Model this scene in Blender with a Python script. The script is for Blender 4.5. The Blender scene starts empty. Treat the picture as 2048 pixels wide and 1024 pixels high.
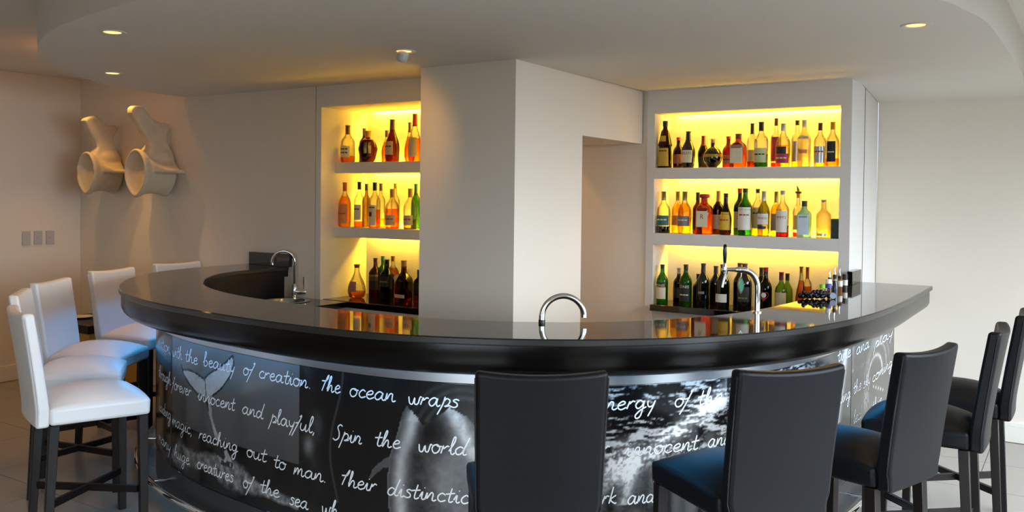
import bpy, bmesh, math, random
import numpy as np
from mathutils import Vector, Matrix
random.seed(7); rng = np.random.default_rng(7)
S = bpy.context.scene
COL = S.collection

# ---------------------------------------------------------------- camera
# world axes follow the room: X along the back walls, Y into the room, Z up
F_PX, ROLL, PITCH, YAW, EYE = 1750.0, 0.0115, math.radians(1.15), math.radians(33), 1.62
fw = Vector((0, math.cos(PITCH), -math.sin(PITCH))); rt = Vector((1, 0, 0)); up = rt.cross(fw)
R_ = math.cos(ROLL) * rt + math.sin(ROLL) * up
U_ = -math.sin(ROLL) * rt + math.cos(ROLL) * up
m = Matrix((R_, U_, -fw)).transposed().to_4x4()
m = Matrix.Rotation(YAW, 4, 'Z') @ m
m.translation = Vector((0, 0, EYE))
cd = bpy.data.cameras.new('camera'); cam = bpy.data.objects.new('camera', cd); COL.objects.link(cam)
cam.matrix_world = m
cd.sensor_width = 36; cd.lens = 36 * F_PX / 2048
cd.shift_y = -(512 - (397 + F_PX * math.tan(PITCH))) / 2048
cd.clip_start = .05; cd.clip_end = 100
S.camera = cam

# ---------------------------------------------------------------- world, daylight, exposure
S.view_settings.view_transform = 'Standard'; S.view_settings.look = 'None'
S.view_settings.gamma = 1; S.view_settings.use_curve_mapping = False
S.view_settings.exposure = 0.14
S.cycles.transparent_max_bounces = 24
S.cycles.max_bounces = 10
S.cycles.sample_clamp_indirect = 6
W = bpy.data.worlds.new('World'); S.world = W; W.use_nodes = True
_n = W.node_tree.nodes; _tc = _n.new('ShaderNodeTexCoord'); _sx = _n.new('ShaderNodeSeparateXYZ'); _mr = _n.new('ShaderNodeMapRange'); _mx = _n.new('ShaderNodeMix')
_mr.inputs[1].default_value = -.05; _mr.inputs[2].default_value = .05; _mx.data_type = 'RGBA'
_mx.inputs[6].default_value = (.16, .15, .13, 1); _mx.inputs[7].default_value = (.70, .84, 1, 1)      # dull ground below, overcast sky above
for _a, _b in ((_tc.outputs['Generated'], _sx.inputs[0]), (_sx.outputs['Z'], _mr.inputs[0]), (_mr.outputs[0], _mx.inputs[0]), (_mx.outputs[2], _n['Background'].inputs[0])): W.node_tree.links.new(_a, _b)
W.node_tree.nodes['Background'].inputs[1].default_value = 1.0
WINX = 2.30
def area(name, loc, rot, sx, sy, power, col):
    l = bpy.data.lights.new(name, 'AREA'); l.shape = 'RECTANGLE'; l.size = sx; l.size_y = sy
    l.energy = power; l.color = col
    o = bpy.data.objects.new(name, l); COL.objects.link(o); o.location = loc; o.rotation_euler = rot
    return o
# daylight entering through the glazed side of the room (X = WINX) plus an added fill from behind the viewer
wd_ = area('window_daylight', (WINX - .10, 3.4, 1.42), (0, math.radians(90 - 36), 0), 2.3, 6.2, 240, (.80, .90, 1)); wd_.data.spread = math.radians(97)
rd_ = area('rear_fill_light', (0, -3.0, 1.40), (math.radians(52), 0, 0), 3.4, 2.0, 125, (.80, .90, 1)); rd_.data.spread = math.radians(96)

# ---------------------------------------------------------------- materials
def s2l(c):
    return tuple((x / 12.92 if x <= .04045 else ((x + .055) / 1.055) ** 2.4) for x in c)
def hexc(h):
    h = h.lstrip('#'); return s2l([int(h[i:i + 2], 16) / 255 for i in (0, 2, 4)])
MATS = {}
def mat(name, col, rough=.5, metal=0, spec=.5, emit=None, es=0, coat=0, noise=None, bump=None):
    if name in MATS: return MATS[name]
    M = bpy.data.materials.new(name); M.use_nodes = True; nt = M.node_tree; b = nt.nodes['Principled BSDF']
    c = hexc(col) if isinstance(col, str) else col
    b.inputs['Base Color'].default_value = (*c, 1); b.inputs['Roughness'].default_value = rough
    b.inputs['Metallic'].default_value = metal; b.inputs['Specular IOR Level'].default_value = spec
    b.inputs['Coat Weight'].default_value = coat; b.inputs['Coat Roughness'].default_value = .05
    if emit:
        b.inputs['Emission Color'].default_value = (*(hexc(emit) if isinstance(emit, str) else emit), 1); b.inputs['Emission Strength'].default_value = es
    if noise or bump:
        tc = nt.nodes.new('ShaderNodeTexCoord')
    if noise:   # (scale, amount)
        n = nt.nodes.new('ShaderNodeTexNoise'); n.inputs['Scale'].default_value = noise[0]; n.inputs['Detail'].default_value = 5
        r = nt.nodes.new('ShaderNodeMapRange'); r.inputs[3].default_value = 1 - noise[1]; r.inputs[4].default_value = 1 + noise[1]
        mx = nt.nodes.new('ShaderNodeMix'); mx.data_type = 'RGBA'; mx.blend_type = 'MULTIPLY'; mx.inputs[0].default_value = 1
        nt.links.new(tc.outputs['Object'], n.inputs['Vector']); nt.links.new(n.outputs[0], r.inputs[0])
        mx.inputs[6].default_value = (*c, 1); nt.links.new(r.outputs[0], mx.inputs[7]); nt.links.new(mx.outputs[2], b.inputs['Base Color'])
    if bump:    # (scale, strength)
        n = nt.nodes.new('ShaderNodeTexNoise'); n.inputs['Scale'].default_value = bump[0]; n.inputs['Detail'].default_value = 4
        bp = nt.nodes.new('ShaderNodeBump'); bp.inputs['Strength'].default_value = bump[1]; bp.inputs['Distance'].default_value = .004
        nt.links.new(tc.outputs['Object'], n.inputs['Vector']); nt.links.new(n.outputs[0], bp.inputs['Height']); nt.links.new(bp.outputs[0], b.inputs['Normal'])
    MATS[name] = M; return M
def glass(name, col, edge=.45, gloss=.6, rough=.03, cloudy=None):
    """thin tinted glass: tinted transmission, darker towards the rim, with a fresnel gloss"""
    if name in MATS: return MATS[name]
    M = bpy.data.materials.new(name); M.use_nodes = True; nt = M.node_tree; nt.nodes.clear()
    c = hexc(col)
    out = nt.nodes.new('ShaderNodeOutputMaterial'); tr = nt.nodes.new('ShaderNodeBsdfTransparent'); gl = nt.nodes.new('ShaderNodeBsdfGlossy')
    gl.inputs['Roughness'].default_value = rough; gl.inputs['Color'].default_value = (1, 1, 1, 1)
    lw = nt.nodes.new('ShaderNodeLayerWeight'); lw.inputs[0].default_value = .25
    mr = nt.nodes.new('ShaderNodeMapRange'); mr.inputs[1].default_value = .0; mr.inputs[2].default_value = 1; mr.inputs[3].default_value = 1; mr.inputs[4].default_value = edge
    mx = nt.nodes.new('ShaderNodeMix'); mx.data_type = 'RGBA'; mx.blend_type = 'MULTIPLY'; mx.inputs[0].default_value = 1
    mx.inputs[6].default_value = (*c, 1)
    nt.links.new(lw.outputs['Facing'], mr.inputs[0]); nt.links.new(mr.outputs[0], mx.inputs[7]); nt.links.new(mx.outputs[2], tr.inputs[0])
    fr = nt.nodes.new('ShaderNodeFresnel'); fr.inputs[0].default_value = 1.45
    ml = nt.nodes.new('ShaderNodeMath'); ml.operation = 'MULTIPLY'; ml.inputs[1].default_value = gloss
    ms = nt.nodes.new('ShaderNodeMixShader')
    nt.links.new(fr.outputs[0], ml.inputs[0]); nt.links.new(ml.outputs[0], ms.inputs[0])
    if cloudy:          # frosted or dyed glass scatters part of the light
        df = nt.nodes.new('ShaderNodeBsdfDiffuse'); df.inputs[0].default_value = (*hexc(cloudy[0]), 1); m2 = nt.nodes.new('ShaderNodeMixShader'); m2.inputs[0].default_value = cloudy[1]
        tl = nt.nodes.new('ShaderNodeBsdfTranslucent'); tl.inputs[0].default_value = (*hexc(cloudy[0]), 1); m3 = nt.nodes.new('ShaderNodeMixShader'); m3.inputs[0].default_value = .4
        nt.links.new(df.outputs[0], m3.inputs[1]); nt.links.new(tl.outputs[0], m3.inputs[2])
        nt.links.new(tr.outputs[0], m2.inputs[1]); nt.links.new(m3.outputs[0], m2.inputs[2]); tr = m2
    nt.links.new(tr.outputs[0], ms.inputs[1]); nt.links.new(gl.outputs[0], ms.inputs[2])
    nt.links.new(ms.outputs[0], out.inputs[0])
    MATS[name] = M; return M

paint = mat('wall_paint', '#f0e6d8', .75, noise=(2.0, .02), bump=(180, .05))
paint_white = mat('unit_lacquer', '#e9e5e0', .45)
ceil_m = mat('ceiling_paint', '#ece6de', .8, bump=(120, .03))
tile_m = mat('floor_tile', '#938c83', .22, noise=(1.4, .06), bump=(60, .02))
grout_m = mat('floor_grout', '#8f8472', .8)
granite = mat('polished_granite', '#141313', .045, noise=(900, .5), coat=.0, spec=.75)
granite_edge = mat('honed_granite_edge', '#2a2826', .3, noise=(700, .9), spec=.5)
wenge = mat('wenge_wood', '#170f0d', .42, noise=(30, .25), spec=.25)
apron_m = mat('ebonised_timber', '#0b0908', .22, spec=.2, noise=(12, .2))
steel = mat('brushed_steel', '#c9ccd0', .3, metal=1)
chrome = mat('chrome', '#e6e8ea', .05, metal=1)
plinth_m = mat('dark_plinth', '#3a3a3c', .35, noise=(8, .1))
black_lam = mat('black_laminate', '#0c0b0b', .35)
trim_m = mat('baseboard_paint', '#f2ede2', .4)

# ---------------------------------------------------------------- mesh helpers
def mk(name, verts, faces, material=None, parent=None, smooth=False, loc=None):
    me = bpy.data.meshes.new(name); me.from_pydata([tuple(map(float, v)) for v in verts], [], faces)
    bm = bmesh.new(); bm.from_mesh(me); bmesh.ops.recalc_face_normals(bm, faces=bm.faces); bm.to_mesh(me); bm.free()
    if smooth: me.polygons.foreach_set('use_smooth', [True] * len(me.polygons))
    o = bpy.data.objects.new(name, me); COL.objects.link(o)
    if material: me.materials.append(material)
    if parent: o.parent = parent
    if loc is not None: o.location = loc
    return o
def tag(o, label, cat, group=None):
    o['label'] = label; o['category'] = cat
    if group: o['group'] = group
    return o
def struct(o, label=None):
    o['kind'] = 'structure'
    if label: o['label'] = label
    return o
def empty(name, loc=(0, 0, 0), rz=0):
    o = bpy.data.objects.new(name, None); COL.objects.link(o); o.location = loc; o.rotation_euler = (0, 0, rz); o.empty_display_size = .05
    return o
def bevel(o, w, seg=2, ang=35):
    b = o.modifiers.new('bevel', 'BEVEL'); b.width = w; b.segments = seg; b.limit_method = 'ANGLE'; b.angle_limit = math.radians(ang)
    o.data.polygons.foreach_set('use_smooth', [True] * len(o.data.polygons))
    b.harden_normals = False
    try: o.data.set_sharp_from_angle(angle=math.radians(50))
    except Exception: pass
    return o
def box(name, x0, x1, y0, y1, z0, z1, material, parent=None, bev=0):
    v = [(x, y, z) for z in (z0, z1) for y in (y0, y1) for x in (x0, x1)]
    f = [(0, 1, 3, 2), (4, 6, 7, 5), (0, 4, 5, 1), (2, 3, 7, 6), (0, 2, 6, 4), (1, 5, 7, 3)]
    o = mk(name, v, f, material, parent)
    if bev: bevel(o, bev)
    return o
def lathe_data(prof, n=24, a0=0, a1=2 * math.pi, cx=0, cy=0, sq=0, flat=1.0):
    """prof: (radius, z) from bottom to top. sq > 0 squares the section"""
    full = abs(a1 - a0 - 2 * math.pi) < 1e-6; cols = n if full else n + 1
    V, Fc = [], []
    for r, z in prof:
        for k in range(cols):
            a = a0 + (a1 - a0) * k / n
            c, s = math.cos(a), math.sin(a); q = 1
            if sq:
                p = 2 + sq * 6; q = (abs(c) ** p + abs(s) ** p) ** (-1 / p) * (1 - .10 * sq)
            V.append((cx + r * q * c, cy + r * q * s * flat, z))
    for i in range(len(prof) - 1):
        for k in range(n if full else n):
            a = i * cols + k; b = i * cols + (k + 1) % cols
            Fc.append((a, b, b + cols, a + cols))
    return V, Fc, cols
def lathe(name, prof, material, parent=None, n=24, cap0=True, cap1=True, smooth=True, sq=0, flat=1.0, loc=None):
    V, Fc, c = lathe_data(prof, n, sq=sq, flat=flat)
    if cap0: Fc.append(tuple(range(c - 1, -1, -1)))
    if cap1: Fc.append(tuple(range(len(V) - c, len(V))))
    o = mk(name, V, Fc, material, parent, smooth, loc)
    if smooth:
        try: o.data.set_sharp_from_angle(angle=math.radians(48))
        except Exception: pass
    return o
def tube_data(P, r, n=12, closed=False):
    P = [Vector(p) for p in P]; V, Fc = [], []
    T = []
    for i in range(len(P)):
        a = P[max(i - 1, 0)]; b = P[min(i + 1, len(P) - 1)]
        if closed: a = P[i - 1]; b = P[(i + 1) % len(P)]
        T.append((b - a).normalized())
    ref = Vector((0, 0, 1)) if abs(T[0].z) < .9 else Vector((1, 0, 0))
    N = (ref - T[0] * ref.dot(T[0])).normalized()
    for i, p in enumerate(P):
        N = (N - T[i] * N.dot(T[i])).normalized(); B = T[i].cross(N)
        rr = r[i] if isinstance(r, (list, tuple)) else r
        for k in range(n):
            a = 2 * math.pi * k / n; V.append(p + N * (rr * math.cos(a)) + B * (rr * math.sin(a)))
    m_ = len(P)
    for i in range(m_ if closed else m_ - 1):
        for k in range(n):
            a = i * n + k; b = i * n + (k + 1) % n; j = ((i + 1) % m_) * n
            Fc.append((a, b, j + (k + 1) % n, j + k))
    if not closed:
        Fc.append(tuple(range(n - 1, -1, -1))); Fc.append(tuple(range((m_ - 1) * n, m_ * n)))
    return V, Fc
def tube(name, P, r, material, parent=None, n=12, closed=False):
    V, Fc = tube_data(P, r, n, closed)
    o = mk(name, V, Fc, material, parent, True)
    try: o.data.set_sharp_from_angle(angle=math.radians(60))
    except Exception: pass
    return o
def catmull(P, n=24, closed=False):
    P = [np.array(p, float) for p in P]
    if closed: P = [P[-1]] + P + [P[0], P[1]]
    else: P = [2 * P[0] - P[1]] + P + [2 * P[-1] - P[-2]]
    out = []
    for i in range(1, len(P) - 2):
        a, b, c, d = P[i - 1:i + 3]
        for k in range(n):
            t = k / n
            out.append(.5 * ((2 * b) + (c - a) * t + (2 * a - 5 * b + 4 * c - d) * t * t + (3 * b - a - 3 * c + d) * t ** 3))
    if not closed: out.append(P[-2])
    return np.array(out)
def resample(C, step):
    d = np.r_[0, np.cumsum(np.linalg.norm(np.diff(C, axis=0), axis=1))]
    n = max(1, int(round(d[-1] / step))); s = np.linspace(0, d[-1], n + 1)
    return np.stack([np.interp(s, d, C[:, k]) for k in range(C.shape[1])], 1)
def smoothc(C, it):
    C = C.copy()
    for _ in range(it): C[1:-1] = .25 * C[:-2] + .5 * C[1:-1] + .25 * C[2:]
    return C
def cnormals(C):
    T = np.gradient(C, axis=0); T /= np.linalg.norm(T, axis=1)[:, None]
    return np.c_[-T[:, 1], T[:, 0]]
def coffset(C, d): return C + cnormals(C) * d
def sweep(name, C, sec, material, parent=None, smooth=True, closed_sec=True, ends=True, sharp=40):
    """sweep a section of (inset, z) points along plan curve C"""
    N = cnormals(C); k = len(sec); V, Fc = [], []
    for p, n_ in zip(C, N):
        for d, z in sec:
            yy = p[1] + n_[1] * d
            V.append((p[0] + n_[0] * d, min(yy, 4.588) if p[0] < -3 else yy, z))
    for i in range(len(C) - 1):
        for j in range(k if closed_sec else k - 1):
            a = i * k + j; b = i * k + (j + 1) % k
            Fc.append((a, b, b + k, a + k))
    if ends and closed_sec:
        Fc.append(tuple(range(k - 1, -1, -1))); Fc.append(tuple(range((len(C) - 1) * k, len(C) * k)))
    o = mk(name, V, Fc, material, parent, smooth)
    if smooth:
        try: o.data.set_sharp_from_angle(angle=math.radians(sharp))
        except Exception: pass
    return o
def prism(name, poly, z0, z1, material, parent=None, axis='z', smooth=False):
    """extrude a plan polygon between z0 and z1"""
    n = len(poly)
    V = [(x, y, z0) for x, y in poly] + [(x, y, z1) for x, y in poly]
    Fc = [tuple(range(n - 1, -1, -1)), tuple(range(n, 2 * n))] + [(i, (i + 1) % n, n + (i + 1) % n, n + i) for i in range(n)]
    o = mk(name, V, Fc, material, parent, smooth)
    if smooth:
        try: o.data.set_sharp_from_angle(angle=math.radians(40))
        except Exception: pass
    return o

# ================================================================ the room
XL, YB, YR, YREAR, ZC, ZB = -7.72, 4.59, 6.85, -3.2, 2.66, 2.42
fl = struct(box('floor', XL - .1, WINX + .1, YREAR - .1, YR + .1, -.06, -.004, grout_m))
T_ = .60
tm = None
for i in range(-14, 5):
    for j in range(-1, 12):
        x0, y0 = i * T_ + .13, j * T_ + .20
        x1, y1 = min(x0 + T_, WINX), min(y0 + T_, YR); x0 = max(x0, XL)
        if x1 - x0 < .05 or y1 - y0 < .05: continue
        if (y0 > 4.6 and x1 < -1.3) or (-4.4 < x0 < -1.2 and y0 > 3.0): continue      # behind the back walls or inside the bar
        if x0 > -2.4 and y1 < .8: continue
        g = .0022
        full = abs(x1 - x0 - T_) < 1e-6 and abs(y1 - y0 - T_) < 1e-6
        if full and tm:
            o = bpy.data.objects.new('tile', tm); COL.objects.link(o); o.parent = fl
        else:
            w, h = x1 - x0, y1 - y0
            o = box('tile', g, w - g, g, h - g, -.004, 0, tile_m, fl)
            if full: tm = o.data
        o.location = (x0, y0, 0)
struct(box('ceiling', XL - .1, WINX + .1, YREAR - .1, YR + .1, ZC, ZC + .1, ceil_m))
struct(box('wall_left', XL - .1, XL, YREAR, YB, 0, ZC, paint))
struct(box('wall_back', XL - .1, -4.705, YB, YB + .1, 0, ZC, paint))
struct(box('wall_right_back', -1.254, WINX + .1, YR, YR + .1, 0, ZC, paint))
# wall behind the viewer, with a window opening added around the rear fill light
wr = struct(box('wall_rear', XL - .1, -1.75, YREAR - .1, YREAR, 0, ZC, paint))
box('wall_segment', 1.75, WINX + .1, YREAR - .1, YREAR, 0, ZC, paint, wr)
box('wall_segment', -1.75, 1.75, YREAR - .1, YREAR, 0, .3, paint, wr)
box('wall_segment', -1.75, 1.75, YREAR - .1, YREAR, 2.4, ZC, paint, wr)
win_f = mat('window_frame_paint', '#e8e8e6', .4)
pane_m = glass('window_glass', '#f4f8f8', .95, .5)
w2 = struct(box('added_window', -1.75, 1.75, YREAR - .07, YREAR - .03, .3, .36, win_f))  # unseen window, added to go with the rear fill
box('window_frame', -1.75, 1.75, YREAR - .07, YREAR - .03, 2.34, 2.4, win_f, w2)
for x in (-1.75, -.61, .54, 1.69): box('window_frame', x, x + .06, YREAR - .07, YREAR - .03, .36, 2.34, win_f, w2)
for x in (-1.69, -.55, .60): box('pane', x, x + 1.08, YREAR - .052, YREAR - .048, .36, 2.34, pane_m, w2)
# glazed side of the room
ws = struct(box('wall_right', WINX, WINX + .1, YREAR, .2, 0, ZC, paint))
box('wall_segment', WINX, WINX + .1, 6.6, YR, 0, ZC, paint, ws)
box('wall_segment', WINX, WINX + .1, .2, 6.6, 2.6, ZC, paint, ws)
w1 = struct(box('window_1', WINX + .03, WINX + .07, .2, 6.6, 0, .07, win_f))
box('window_frame', WINX + .03, WINX + .07, .2, 6.6, 2.53, 2.6, win_f, w1)
for k in range(7): box('window_frame', WINX + .03, WINX + .07, .2 + k * 1.056, .26 + k * 1.056, .07, 2.53, win_f, w1)
for k in range(6): box('pane', WINX + .048, WINX + .052, .26 + k * 1.056, 1.256 + k * 1.056, .07, 2.53, pane_m, w1)
# column block with the passage beside it
CX0, CX1 = -3.433, -2.735
col = struct(box('column', CX0, CX1, 4.235, 5.045, 0, ZB + .1, paint))
col['label'] = 'cream plastered column standing between the two lit niches'
box('lintel_panel', CX0, CX1, 5.045, 5.97, 2.036, ZB + .1, paint, col)
box('passage_wall_panel', -4.6, -2.6945, 5.985, 6.085, 0, ZB + .1, paint, col)
box('passage_wall_panel', -4.6, -4.5, 5.2, 5.97, 0, ZB + .1, paint, col)
# dropped bulkhead that follows the bar
BK = [(-6.15, 4.80), (-6.165, 4.36), (-6.07, 3.94), (-5.83, 3.50), (-5.43, 3.04), (-5.06, 2.765), (-4.745, 2.58), (-4.24, 2.375), (-3.75, 2.265), (-3.26, 2.195),
      (-2.75, 2.18), (-2.2, 2.27), (-1.65, 2.50), (-1.15, 2.87), (-.75, 3.31), (-.48, 3.81), (-.417, 4.06), (-.36, 4.40), (-.335, 5.13), (-.318, 6.0), (-.31, 6.85)]
bkc = resample(catmull(BK, 12), .08)
poly = [tuple(p) for p in bkc if p[1] < 4.59 or p[0] > -3]
poly = [(-6.15, 4.589)] + poly + [(-1.254, 6.85), (-1.254, 6.2), (-2.70, 6.2), (-2.72, 5.2), (-3.4, 5.2), (-3.4, 4.9), (-4.7, 4.9), (-4.7, 4.589)]
bulk = struct(prism('ceiling_bulkhead', poly, ZB, ZC, ceil_m, smooth=True))
# the soffit slopes down a little where the bulkhead meets the far wall
struct(mk('trim_1', [(-1.253, 6.25, ZB), (-1.253, YR, ZB), (-1.253, YR, 2.35), (-.32, 6.25, ZB), (-.32, YR, ZB), (-.32, YR, 2.352)],
          [(0, 1, 2), (3, 5, 4), (0, 2, 5, 3), (0, 3, 4, 1), (1, 4, 5, 2)], ceil_m))
# baseboards
def baseboard(name, x0, x1, y0, y1):
    o = struct(box(name, x0, x1, y0, y1, 0, .105, trim_m)); 
    dx, dy = x1 - x0, y1 - y0
    if dx > dy: box('trim_strip', x0, x1, y0 + .005, y1, .105, .135, trim_m, o, .004)
    else: box('trim_strip', x0, x1 - .005, y0, y1, .105, .135, trim_m, o, .004)
    return o
baseboard('baseboard_left', XL, XL + .018, YREAR, YB)
baseboard('baseboard_back', XL + .018, -5.6, YB - .018, YB)
baseboard('baseboard_right', -1.25, WINX, YR - .018, YR)

# ================================================================ lit shelving units
led_m = mat('warm_led', (1, .6, .1), .5, emit=(1.0, .60, .03), es=165)
def unit(name, label, x0, x1, ox0, ox1, yf, yback, ydeep, ztop, shelves, sfront, cz, cyf, cx0, cx1, lower=True):
    t = empty(name, ((x0 + x1) / 2, yf, 0)); tag(t, label, 'shelving unit')
    t_ = lambda *a, **k: P_(t, *a, **k)
    def P_(t, n, a, b, c, d, e, f, m_, bev=0):
        o = box(n, a, b, c, d, e, f, m_, None, bev); o.parent = t; o.matrix_parent_inverse = Matrix.Translation((-(x0 + x1) / 2, -yf, 0)); return o
    gap = .045
    t_('stile', x0, ox0, yf, ydeep, 0, ZB, paint_white)
    t_('stile', ox1, x1, yf, ydeep, 0, ZB, paint_white)
    t_('header', ox0, ox1, yf, yback - gap, ztop, ZB, paint_white)
    t_('back_panel', ox0, ox1, yback, yback + .03, 0, ZB, paint_white)
    t_('lower_front', ox0, ox1, yf + .012, yf + .03, 0, cz - .046, paint_white)
    for zt, zb in shelves:
        t_('shelf', ox0, ox1, sfront, yback - gap, zb, zt, paint_white, .002)
        t_('led_strip', ox0 + .08, ox1 - .03, yback - .03, yback - .015, (zt + zb) / 2 - .008, (zt + zb) / 2 + .008, led_m)
    t_('led_strip', ox0 + .08, ox1 - .03, yback - .03, yback - .015, ztop + .018, ztop + .034, led_m)
    t_('counter', cx0, cx1, cyf, yback, cz - .046, cz, granite, .004)
    return t
unit('shelving_unit', 'white built-in shelving niche beside the sink, lit yellow from within', -4.696, CX0 + .0, -4.644, CX0 - .002, YB, 5.08, 5.11, 2.268, [(1.872, 1.793), (1.395, 1.322)], 4.73, .871, 4.60, -4.63, CX0 - .004)
ru = unit('shelving_unit', 'white built-in shelving niche behind the beer tap, lit yellow from within', -2.693, -1.256, -2.635, -1.325, 5.97, 6.25, 6.84, 2.255, [(1.857, 1.778), (1.379, 1.294)], 5.97, .860, 5.89, -2.62, -1.327)

o = box('shadow_gap', -1.2558, -1.2545, 6.372, 6.384, 0, ZB, black_lam); o.parent = ru; o.matrix_parent_inverse = Matrix.Translation(-ru.location)

# ================================================================ bar counter
OUT = [(-5.44, 4.70), (-5.42, 4.17), (-5.32, 3.74), (-5.07, 3.36), (-4.73, 3.05), (-4.33, 2.81), (-3.82, 2.64), (-3.27, 2.565), (-2.73, 2.53), (-2.20, 2.59),
       (-1.70, 2.815), (-1.315, 3.145), (-1.055, 3.54), (-.895, 3.98), (-.812, 4.52), (-.785, 5.10), (-.785, 5.63), (-.785, 6.17)]
outer = smoothc(resample(catmull(OUT), .03), 40)
oc = np.array([p for p in outer if p[1] < 4.586 or p[0] > -3])
ZT = 1.09
bt = empty('bar_worktop', (-2.7, 2.6, ZT)); tag(bt, 'curved black granite bar top with an ebonised timber edge, sweeping around the bar', 'bar top')
def keep(o, t):
    o.parent = t; o.matrix_parent_inverse = Matrix.Translation(-t.location); return o
slab = keep(sweep('granite_slab', oc, [(.010, ZT - .030), (.002, ZT - .028), (0, ZT - .024), (0, ZT - .005), (.005, ZT), (.461, ZT), (.466, ZT - .004), (.466, ZT - .026), (.462, ZT - .03)], granite, sharp=12), bt)
slab.data.materials.append(granite_edge)
for f_ in slab.data.polygons:
    if abs(f_.normal.z) < .5: f_.material_index = 1
keep(sweep('timber_edge', oc[:-1], [(.014, ZT - .030), (.012, ZT - .05), (.012, .985), (.022, .962), (.042, .944), (.075, .933), (.085, .936), (.085, .948), (.21, .948), (.21, ZT - .03)], apron_m), bt)
keep(sweep('inner_edge', oc[:-1], [(.44, ZT - .030), (.44, ZT - .075), (.46, ZT - .075), (.46, ZT - .03)], black_lam), bt)
us = keep(box('upstand', -5.38, -4.935, 4.558, 4.588, ZT, ZT + .096, granite, None, .002), bt)
keep(box('upstand', -1.252, -1.218, 5.90, 6.165, ZT, ZT + .085, granite, None, .002), bt)

bf = empty('bar_counter', (-2.7, 2.8, 0)); tag(bf, 'curved bar front with printed photo panels and white handwriting, under the granite top', 'bar')
PAN = resample(coffset(outer, .20), .02)
PS = np.r_[0, np.cumsum(np.linalg.norm(np.diff(PAN, axis=0), axis=1))]; PN = cnormals(PAN)
def psurf(s, d=0.0):
    """point on the panel face at arc length s, pushed out by d"""
    x = np.interp(s, PS, PAN[:, 0]); y = np.interp(s, PS, PAN[:, 1]); nx = np.interp(s, PS, PN[:, 0]); ny = np.interp(s, PS, PN[:, 1])
    return x - nx * d, y - ny * d
S_END = 7.955
bodyc = np.array([p for p in outer if (p[1] < 4.586 or p[0] > -3) and not (p[1] > 6.06 and p[0] > -3)])
keep(sweep('carcass', bodyc, [(.215, .0), (.215, ZT - .031), (.42, ZT - .031), (.42, .0)], black_lam), bf)
keep(sweep('plinth', bodyc, [(.203, .002), (.203, .160), (.2149, .160), (.2149, .002)], plinth_m), bf)
keep(sweep('steel_strip', bodyc, [(.196, .872), (.196, .946), (.2149, .946), (.2149, .872)], steel), bf)
led_b = mat('blue_led', (.1, .35, 1), .5, emit=(.03, .43, 1.0), es=22)
keep(sweep('led_strip', bodyc[6:-4], [(.135, .939), (.135, .946), (.150, .946), (.150, .939)], led_b), bf)
# foot rail and its brackets
railc = np.array([p for p in coffset(outer, .10) if (p[1] < 4.5 or p[0] > -3) and not (p[1] > 6.0 and p[0] > -3)])
keep(tube('foot_rail', [(x, y, .095) for x, y in railc], .018, chrome, None, 12), bf)
for k in range(14, len(railc) - 6, 32):
    p = railc[k]; n_ = cnormals(railc)[k]
    keep(tube('rail_bracket', [(p[0], p[1], .095), (p[0] + n_[0] * .07, p[1] + n_[1] * .07, .09), (p[0] + n_[0] * .104, p[1] + n_[1] * .104, .09)], .009, chrome, None, 8), bf)

# ---- printed picture on the panels: colours of the flat print, held per vertex
def vnoise(x, y, seed=0, octv=4):
    out = np.zeros_like(x); amp = 1; tot = 0
    for o_ in range(octv):
        r = np.random.default_rng(seed + o_); G = r.random((64, 64)); fx = x * 2 ** o_; fy = y * 2 ** o_
        i = np.floor(fx).astype(int); j = np.floor(fy).astype(int); a = fx - i; b = fy - j; a = a * a * (3 - 2 * a); b = b * b * (3 - 2 * b)
        g = lambda p, q: G[p % 64, q % 64]
        out += amp * ((g(i, j) * (1 - a) + g(i + 1, j) * a) * (1 - b) + (g(i, j + 1) * (1 - a) + g(i + 1, j + 1) * a) * b); tot += amp; amp *= .55
    return out / tot
def inpoly(x, y, poly):
    r = np.zeros(x.shape, bool); n = len(poly)
    for k in range(n):
        (x1, y1), (x2, y2) = poly[k], poly[(k + 1) % n]
        c = ((y1 > y) != (y2 > y)) & (x < (x2 - x1) * (y - y1) / (y2 - y1 + 1e-12) + x1)
        r ^= c
    return r
def polydist(x, y, P):
    d = np.full(x.shape, 9.)
    for (x1, y1), (x2, y2) in zip(P[:-1], P[1:]):
        t = np.clip(((x - x1) * (x2 - x1) + (y - y1) * (y2 - y1)) / ((x2 - x1) ** 2 + (y2 - y1) ** 2 + 1e-12), 0, 1)
        d = np.minimum(d, np.hypot(x - x1 - t * (x2 - x1), y - y1 - t * (y2 - y1)))
    return d
FLUKE = [(2.494, .736), (2.511, .711), (2.58, .722), (2.673, .718), (2.758, .701), (2.801, .732), (2.867, .763), (2.946, .804), (3.014, .851), (3.022, .814), (2.992, .75), (2.916, .679), (2.827, .626), (2.785, .614), (2.694, .617), (2.592, .655), (2.524, .69)]
PED = [(2.767, .62), (2.836, .631), (2.828, .577), (2.837, .517), (2.894, .44), (2.98, .378), (3.034, .311), (2.919, .305), (2.871, .356), (2.862, .434), (2.811, .53), (2.782, .578)]
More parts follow.
